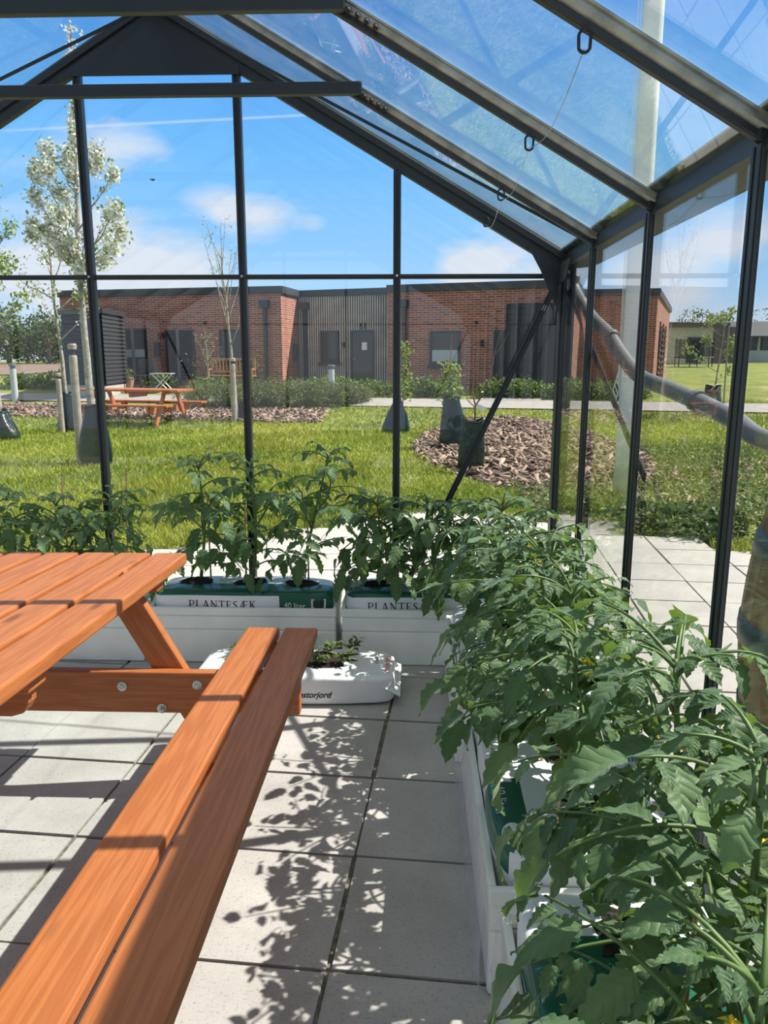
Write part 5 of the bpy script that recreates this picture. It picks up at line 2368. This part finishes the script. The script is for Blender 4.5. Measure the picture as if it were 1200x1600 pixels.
# three bagged saplings in the middle
Y = 15.1
p = at(617, 676, Y)
p.z = ground(p.x, Y)
water_bag('black tent-shaped watering bag behind the third gable upright', p, .56, .72, 14, (.06, 0), .16, .8)
q = p + Vector((.12, 0, 0))
rng = np.random.default_rng(6)
root = tree_thing('sapling', 'slim leafy sapling in the black bag behind the third gable upright', q, 'bagged saplings')
mb = MB()
mb.tube([q, q + Vector((.05, 0, .9)), q + Vector((.10, 0, 1.75))], [.016, .012, .005], 6)
mb.build('trunk', M['twig'], root)
P = np.array([(q.x + .05 + .03 * t + rng.normal(0, .065), q.y + rng.normal(0, .06), q.z + .62 + t * 1.12) for t in rng.uniform(0, 1, 300)])
leaf_object('leaves', P, rng.uniform(.05, .09, len(P)), M['spring'], rng, root, .6)

Y = 12.3
p = at(711, 704, Y)
p.z = ground(p.x, Y) + .03
water_bag('glossy dark watering bag at the edge of the bark bed', p, .50, .80, 16, (-.06, 0), .5, .6)
q = p + Vector((-.08, .12, 0))
rng = np.random.default_rng(16)
root = tree_thing('sapling', 'bright green leafy sapling in the glossy bag at the bark bed', q, 'bagged saplings')
mb = MB()
mb.tube([q, q + Vector((-.02, 0, 1.0)), q + Vector((.0, 0, 1.78))], [.014, .011, .004], 6)
mb.build('trunk', M['twig'], root)
P = np.array([(q.x + rng.normal(0, .07 + .05 * (1 - t)), q.y + rng.normal(0, .08), q.z + .72 + t * .62) for t in rng.uniform(0, 1, 330)])
leaf_object('leaves', P, rng.uniform(.05, .085, len(P)), M['spring'], rng, root, .7)

Y = 9.9
p = at(733, 742, Y)
p.z = ground(p.x, Y)
water_bag('upright dark watering bag behind the gable brace', p, .31, .68, 18, (.03, 0), .95, .6)
mb = MB()
root = tree_thing('sapling', 'bare branching sapling with a white tag in the upright bag', p, 'bagged saplings')


def px3(x, y, dy=0):
    return at(x, y, Y + dy)


mb.tube([p + Vector((0, 0, .1)), px3(742, 655), px3(743, 634)], [.016, .014, .012], 7)
mb.tube([px3(743, 634), px3(738, 612, .05), px3(741, 580, .1), px3(746, 545, .12)], [.011, .009, .007, .004], 6)
mb.tube([px3(746, 545, .12), px3(733, 538, .12), px3(727, 533, .12)], [.005, .004, .003], 5)
mb.tube([px3(743, 634), px3(758, 610, -.05), px3(770, 570, -.1), px3(772, 555, -.1)], [.011, .009, .007, .006], 6)
mb.tube([px3(772, 555, -.1), px3(785, 540, -.1), px3(795, 518, -.12)], [.006, .005, .003], 5)
mb.tube([px3(772, 555, -.1), px3(776, 540, -.1), px3(783, 517, -.08)], [.005, .004, .003], 5)
mb.tube([px3(743, 637), px3(730, 625, .1), px3(727, 605, .1), px3(725, 580, .1), px3(728, 575, .1)], [.008, .006, .005, .004, .003], 5)
mb.tube([px3(727, 607, .1), px3(742, 593, .05)], [.005, .003], 5)
mb.build('trunk', M['twig'], root)
mb = MB()
c = px3(752, 637, -.03)
mb.box(c, (.13, .004, .055), Matrix.Rotation(R(20), 3, 'Y'))
mb.build('tag', M['tagwhite'], root)

# bagged sapling beyond the right wall
Y = 17.2
p = at(1112, 634, Y)
p.z = ground(p.x, Y)
water_bag('dark watering bag on the lawn seen through the right wall', p, .42, .62, 19, (0, 0), .75)
generic_tree('young leafy tree in the bag beyond the right glass wall', p, 2.1, .022, 9, 44, 0, 1.2, .9, 'bagged saplings', .45, .085, .32, (.15, 0), 50)
s5 = at(1130, 640, 17.0)
s5.z = ground(s5.x, 17)
mb = MB()
mb.tube([s5, s5 + Vector((-.03, 0, 1.9))], [.02, .014], 6)
tag(mb.build('thin_cane', M['post']), 'thin grey cane beside the young tree beyond the right wall', 'cane')

# ------------------------------------------------------------------ bollards, flagpole, pipe, barrel
for px, py0, py1, Y, lab in ((518, 570, 604, 21.3, 'pale grey bollard light before the batten-clad recess'), (22, 568, 606, 21.0, 'pale grey bollard light at the left by the hedge')):
    p = at(px, 600, Y)
    p.z = ground(p.x, Y)
    h = at(px, py0, Y).z - p.z
    root = thing('bollard_light', lab, 'bollard', p, 'bollard lights by the path')
    mb = MB()
    mb.lathe([(.085, -.02), (.085, h * .86)], p, 18)
    mb.build('post', plain('pale_grey_post', (.50, .54, .55), .45), root, smooth=False)
    mb = MB()
    mb.lathe([(.07, h * .86), (.07, h * .93), (.10, h * .93), (.10, h * .99), (.08, h)], p, 18)
    mb.build('lamp_head', M['galv'], root)

Y = 8.0
p = Vector((at(978, 700, Y).x, Y, ground(2.7, Y)))
root = thing('flagpole', 'white flagpole outside the right glass wall', 'flagpole', p)
mb = MB()
mb.lathe([(.105, -.02), (.103, .6), (.10, 2.5), (.092, 5.5), (.075, 8.5), (.05, 10.5)], p, 28)
mb.build('pole', M['white_paint'], root, smooth=True)
mb = MB()
mb.lathe([(.16, -.02), (.16, .03), (.12, .05)], p, 20)
mb.build('foot', M['galv'], root)
mb = MB()
mb.tube([p + Vector((-.115, -.01, 1.2)), p + Vector((-.12, -.01, 4)), p + Vector((-.10, 0, 9.8))], .004, 5)
mb.tube([p + Vector((-.125, -.02, 1.2)), p + Vector((-.15, -.02, 4)), p + Vector((-.11, 0, 9.8))], .004, 5)
mb.build('halyard', M['white_paint'], root)
mb = MB()
for k in range(3):
    c = p + Vector((-.12 - .012 * k, -.02, 1.35 - .05 * k))
    mb.tube([c, c + Vector((-.03, -.01, -.10)), c + Vector((.01, -.01, -.2)), c + Vector((-.02, 0, -.28))], .006, 5)
mb.build('rope_knot', M['white_paint'], root)

root = thing('rain_pipe', 'grey metal pipe slanting from the gutter corner to the rain barrel', 'pipe', (.85, 4.0, 1.8))
ctrl = [Vector((.795, 4.03, 1.87)), Vector((.80, 4.02, 1.79)), at(925, 497, 3.78), at(950, 522, 3.62), at(972, 556, 3.46), at(1000, 588, 3.28), at(1050, 610, 2.98), at(1100, 632, 2.74), at(1150, 658, 2.52), at(1196, 688, 2.34), Vector((1.24, 2.24, 1.20))]
pts = []
for i in range(len(ctrl) - 1):
    a, b, c, d = ctrl[max(0, i - 1)], ctrl[i], ctrl[i + 1], ctrl[min(len(ctrl) - 1, i + 2)]
    for k in range(5):
        t = k / 5
        pts.append(.5 * ((2 * b) + (c - a) * t + (2 * a - 5 * b + 4 * c - d) * t * t + (3 * b - a - 3 * c + d) * t ** 3))
pts.append(ctrl[-1])
mb = MB()
mb.tube(pts, .031, 16)
mb.build('tube', M['galv'], root, smooth=True)
mb = MB()
for i in (16, 34):
    d = (pts[i + 1] - pts[i]).normalized()
    mb.tube([pts[i] - d * .012, pts[i] + d * .012], .040, 16)
mb.build('coupling', M['galv'], root)

c = Vector((1.33, 2.2, 0))
root = thing('rain_barrel', 'wooden rain barrel with blue-grey hoops outside the right wall', 'barrel', c)
z0, z1 = .16, 1.14


def brad(z):
    t = (z - z0) / (z1 - z0) * 2 - 1
    return .335 - .075 * t * t


mb = MB()
zs = np.linspace(z0, z1, 15)
n = 26
V = []
for z in zs:
    for j in range(n * 2):
        a = 2 * PI * j / (n * 2)
        r = brad(z) - (.004 if j % 2 else 0)
        V.append((c.x + r * math.cos(a), c.y + r * math.sin(a), z))
F = [(i * 2 * n + j, i * 2 * n + (j + 1) % (2 * n), (i + 1) * 2 * n + (j + 1) % (2 * n), (i + 1) * 2 * n + j) for i in range(14) for j in range(2 * n)]
F.append(tuple(range(14 * 2 * n, 15 * 2 * n)))
mb.add(V, F)
mb.build('staves', M['oak'], root)
for za, zb in ((1.09, 1.14), (.90, .97), (.62, .70), (.36, .43), (.17, .22)):
    mb = MB()
    mb.lathe([(brad(za) + .004, za), (brad((za + zb) / 2) + .007, (za + zb) / 2), (brad(zb) + .004, zb)], c, 40)
    mb.build('hoop', M['hoop'], root, smooth=True)
mb = MB()
for k in (-1, 1):
    mb.box((c.x, c.y + k * .16, .08), (.55, .09, .16))
mb.build('stand', M['post'], root, bevel=.004)

# ------------------------------------------------------------------ things before the house
def pot(label, px, py, Y, r, h, mat, plant=True, seed=1):
    p = at(px, py, Y)
    p.z = ground(p.x, p.y) + .03
    root = thing('plant_pot', label, 'plant pot', p, 'pots before the house')
    mb = MB()
    mb.lathe([(r * .75, 0), (r, h), (r * 1.06, h), (r * 1.06, h * 1.05), (r * .9, h * 1.05)], p, 18)
    mb.build('pot', mat, root)
    rng = np.random.default_rng(seed)
    P = rng.normal(0, 1, (140, 3)) * np.array([r * .7, r * .7, r * .8]) + np.array([p.x, p.y, p.z + h + r * .8])
    P[:, 2] = np.maximum(P[:, 2], p.z + h)
    leaf_object('plant', P, .09, M['shrub'], rng, root, .5)


pot('terracotta pot with a plant beside the garden shed', 201, 590, 23.6, .16, .33, M['terracotta'], True, 1)
pot('wide terracotta planter right of the terrace door', 313, 590, 23.6, .34, .26, M['terracotta'], True, 2)
pot('dark planter under the left front window', 395, 590, 23.3, .3, .36, M['zinc'], True, 3)


def cafe_table():
    p = at(254, 592, 22.9)
    p.z = ground(p.x, p.y) + .03
    root = thing('cafe_table', 'small white folding table on the terrace of the brick house', 'table', p)
    mb = MB()
    mb.box(p + Vector((0, 0, .52)), (.62, .5, .03))
    mb.build('table_top', M['frost'], root, bevel=.005)
    for s in (-1, 1):
        mb = MB()
        for q in (-1, 1):
            mb.tube([p + Vector((-.25 * q, s * .2, 0)), p + Vector((.25 * q, s * .2, .52))], .016, 6)
        mb.build('leg', M['white_paint'], root)
    p = at(226, 592, 23.2)
    p.z = ground(p.x, p.y) + .03
    root = thing('garden_chair', 'grey metal garden chair left of the folding table', 'chair', p)
    mb = MB()
    mb.box(p + Vector((0, 0, .45)), (.48, .46, .03))
    mb.build('seat', M['zinc'], root)
    mb = MB()
    mb.box(p + Vector((0, .24, .72)), (.48, .03, .40))
    mb.build('backrest', M['zinc'], root, bevel=.01)
    for sx in (-1, 1):
        for sy in (-1, 1):
            mb = MB()
            mb.tube([p + Vector((sx * .22, sy * .22, 0)), p + Vector((sx * .22, sy * .22, .45))], .014, 6)
            mb.build('leg', M['zinc'], root)


cafe_table()


def timber_bench():
    p = at(362, 594, 23.0)
    p.z = ground(p.x, p.y) + .02
    root = thing('garden_bench', 'honey-coloured slatted timber bench before the left front window', 'bench', p)
    mb = MB()
    for k in range(4):
        mb.box(p + Vector((0, -.18 + k * .12, .44)), (1.35, .09, .03))
    mb.build('seat', M['bench_wood'], root)
    mb = MB()
    for z in (.56, .92):
        mb.box(p + Vector((0, .26, z)), (1.35, .035, .07))
    for k in range(13):
        mb.box(p + Vector((-.6 + k * .1, .26, .74)), (.035, .02, .32))
    mb.build('backrest', M['bench_wood'], root)
    for sx in (-1, 1):
        for y, h in ((-.2, .62), (.26, .95)):
            mb = MB()
            mb.box(p + Vector((sx * .64, y, h / 2)), (.06, .06, h))
            mb.build('leg', M['bench_wood'], root)
        mb = MB()
        mb.box(p + Vector((sx * .64, .02, .63)), (.06, .5, .035))
        mb.build('armrest', M['bench_wood'], root)


timber_bench()
pp = at(327, 596, 22.6)
pp.z = ground(pp.x, pp.y)
generic_tree('small bushy young tree before the terrace wall', pp, 1.5, .022, 9, 61, 0, .35, .5, 'young trees on the lawn', 1.6, .06, .35, (-.05, 0), 40)

# ------------------------------------------------------------------ far right: beige house, dark house, trampoline, tree; far left trees


def beige_house():
    Y = 58
    a, b = at(1040, 560, Y), at(1132, 560, Y + 2)
    zt, zb = at(1075, 509, Y).z, ground(24, Y) - .1
    root = thing('beige_house', 'low beige brick house with a flat dark roof far right', 'house', (a.x, a.y, zb))
    w = Wall((a.x, a.y, 0), (at(1111, 560, Y + 1).x, Y + 1, 0))
    L = (w.p1 - w.p0).length
    mb = MB()
    w.slab(mb, -1, L, zb, zt, -8, 0)
    mb.build('wall', M['beige'], root)
    mb = MB()
    w.slab(mb, -1.2, L + 1.2, zt - .1, zt + .25, -8.2, .25)
    mb.build('roof', M['roof'], root)
    window_unit(w, root, 1073, 527, 1099, 567, 'entrance_door')
    w2 = Wall((at(1108, 560, Y + 3).x, Y + 3, 0), (at(1160, 560, Y + 5).x, Y + 5, 0))
    mb = MB()
    w2.slab(mb, 0, (w2.p1 - w2.p0).length, zb, w2.hit(1130, 510)[1], -6, 0)
    mb.build('carport_wall', M['slatgap'], root)
    # dark-roofed neighbour
    Y2 = 66
    c0, c1 = at(1128, 560, Y2).x, at(1290, 560, Y2).x
    zb2 = ground(30, Y2) - .1
    ze, zr = at(1150, 528, Y2).z, at(1150, 502, Y2).z
    root = thing('dark_roofed_house', 'pale rendered house with a dark pitched roof at the far right', 'house', (c0, Y2, zb2))
    mb = MB()
    mb.span((c0, Y2, zb2), (c1, Y2 + 9, ze))
    mb.build('wall', M['frost'], root)
    xr = at(1152, 502, Y2).x
    mb = MB()
    mb.prism([(c0 - .6, Y2 - .6, ze), (c1, Y2 - .6, ze), (c1, Y2 + 4, zr), (xr, Y2 + 4, zr)], (0, 0, .15))
    mb.prism([(c0 - .6, Y2 - .6, ze), (xr, Y2 + 4, zr), (c0 - .6, Y2 + 9, ze)], (0, 0, .15))
    mb.build('roof', M['roof'], root)
    for px in (1166, 1188, 1225):
        x = at(px, 540, Y2).x
        mb = MB()
        mb.span((x, Y2 - .05, zb2 + 1.1), (x + .9, Y2 + .05, zb2 + 2.3))
        f = mb.build('window', M['winframe'], root)
        mb = MB()
        mb.span((x + .1, Y2 - .08, zb2 + 1.2), (x + .8, Y2 - .04, zb2 + 2.2))
        mb.build('pane', M['window'], f)
    # trampoline with net
    Yt = 50
    c = at(1084, 560, Yt)
    zb3 = ground(c.x, Yt)
    root = thing('trampoline', 'round garden trampoline with black safety net before the beige house', 'trampoline', (c.x, Yt, zb3))
    r = 1.15
    mb = MB()
    mb.lathe([(r, .55), (r + .06, .6), (r, .64), (.1, .63)], (c.x, Yt, zb3), 28)
    mb.build('bed', M['black'], root)
    for k in range(6):
        a = 2 * PI * k / 6
        mb = MB()
        q = Vector((c.x + r * math.cos(a), Yt + r * math.sin(a), zb3))
        mb.tube([q, q + Vector((0, 0, 1.75))], .03, 6)
        mb.build('net_pole', M['black'], root)
    m = bpy.data.materials.new('see_through_net')
    m.use_nodes = True
    nt = m.node_tree
    nt.nodes.clear()
    o_, t_, d_, x_ = (nt.nodes.new(k) for k in ('ShaderNodeOutputMaterial', 'ShaderNodeBsdfTransparent', 'ShaderNodeBsdfDiffuse', 'ShaderNodeMixShader'))
    d_.inputs[0].default_value = (.02, .02, .022, 1)
    x_.inputs[0].default_value = .45
    nt.links.new(t_.outputs[0], x_.inputs[1])
    nt.links.new(d_.outputs[0], x_.inputs[2])
    nt.links.new(x_.outputs[0], o_.inputs[0])
    mb = MB()
    n = 24
    V = [(c.x + r * math.cos(2 * PI * j / n), Yt + r * math.sin(2 * PI * j / n), zb3 + z) for z in (.62, 1.7) for j in range(n)]
    mb.add(V, [(j, (j + 1) % n, n + (j + 1) % n, n + j) for j in range(n)])
    mb.build('net', m, root)


beige_house()


def far_tree(label, x, y, h, w, seed, n=1800, leaf=.32, group='trees in the distance'):
    rng = np.random.default_rng(seed)
    z0 = ground(x, y)
    root = thing('distant_tree', label, 'tree', (x, y, z0), group)
    mb = MB()
    mb.tube([(x, y, z0 - .1), (x + .1, y, z0 + h * .4), (x, y, z0 + h * .8)], [.2, .14, .05], 7)
    for k in range(6):
        a = rng.uniform(0, 6.28)
        mb.tube([(x, y, z0 + h * .3), (x + w * .3 * math.cos(a), y + w * .3 * math.sin(a), z0 + h * .75)], [.08, .03], 5)
    mb.build('trunk', M['twig'], root)
    P = []
    cs = [(rng.uniform(-.6, .6) * w / 2, rng.uniform(-.6, .6) * w / 2, h * rng.uniform(.35, .85), rng.uniform(.35, .6) * w / 2) for _ in range(9)]
    for i in range(n):
        a, b, c, r = cs[rng.integers(9)]
        d = rng.normal(size=3)
        d /= np.linalg.norm(d)
        k = r * rng.uniform(.5, 1) ** .5
        P.append((x + a + d[0] * k, y + b + d[1] * k, max(z0 + .2, z0 + c + d[2] * k)))
    leaf_object('crown', P, rng.uniform(.6, 1.2, n) * leaf, M['tree_leaf'], rng, root, .6)


for i, (px, ytop, Y, w, lab) in enumerate(((-28, 492, 62, 8, 'large round tree cut by the left edge beyond the field'), (14, 490, 60, 7, 'leafy tree left beyond the ploughed field'), (44, 502, 64, 7, 'darker tree in the middle beyond the field'), (76, 495, 58, 6.5, 'loose light tree beyond the field, left of the shed'), (102, 510, 61, 6, 'low tree half behind the garden shed'))):
    q = at(px, 560, Y)
    far_tree(lab, q.x, Y, at(px, ytop, Y).z - ground(q.x, Y), w, 200 + i)
q = at(1100, 560, 85)
far_tree('rounded tree showing above the beige house roof', q.x, 85, at(1100, 492, 85).z - ground(q.x, 85), 6.5, 210)
q = at(1215, 560, 80)
far_tree('tree at the right edge behind the dark roof', q.x, 80, at(1200, 494, 80).z - ground(q.x, 80), 6, 211)

# a bird far up in the sky
c = at(238, 281, 40)
mb = MB()
mb.add([c + Vector(v) for v in ((-.16, 0, .03), (-.05, .02, .05), (0, -.06, 0), (.05, .02, .05), (.16, 0, .03), (.03, .10, -.02), (-.03, .10, -.02), (0, 0, -.06), (0, .04, .03))], [(0, 1, 8, 6), (1, 3, 8), (4, 5, 8, 3), (2, 1, 3), (2, 7, 1), (2, 3, 7), (7, 6, 8, 5), (0, 6, 7, 1), (4, 3, 7, 5)])
tag(mb.build('bird', M['black']), 'small dark bird flying above the brick house', 'bird')
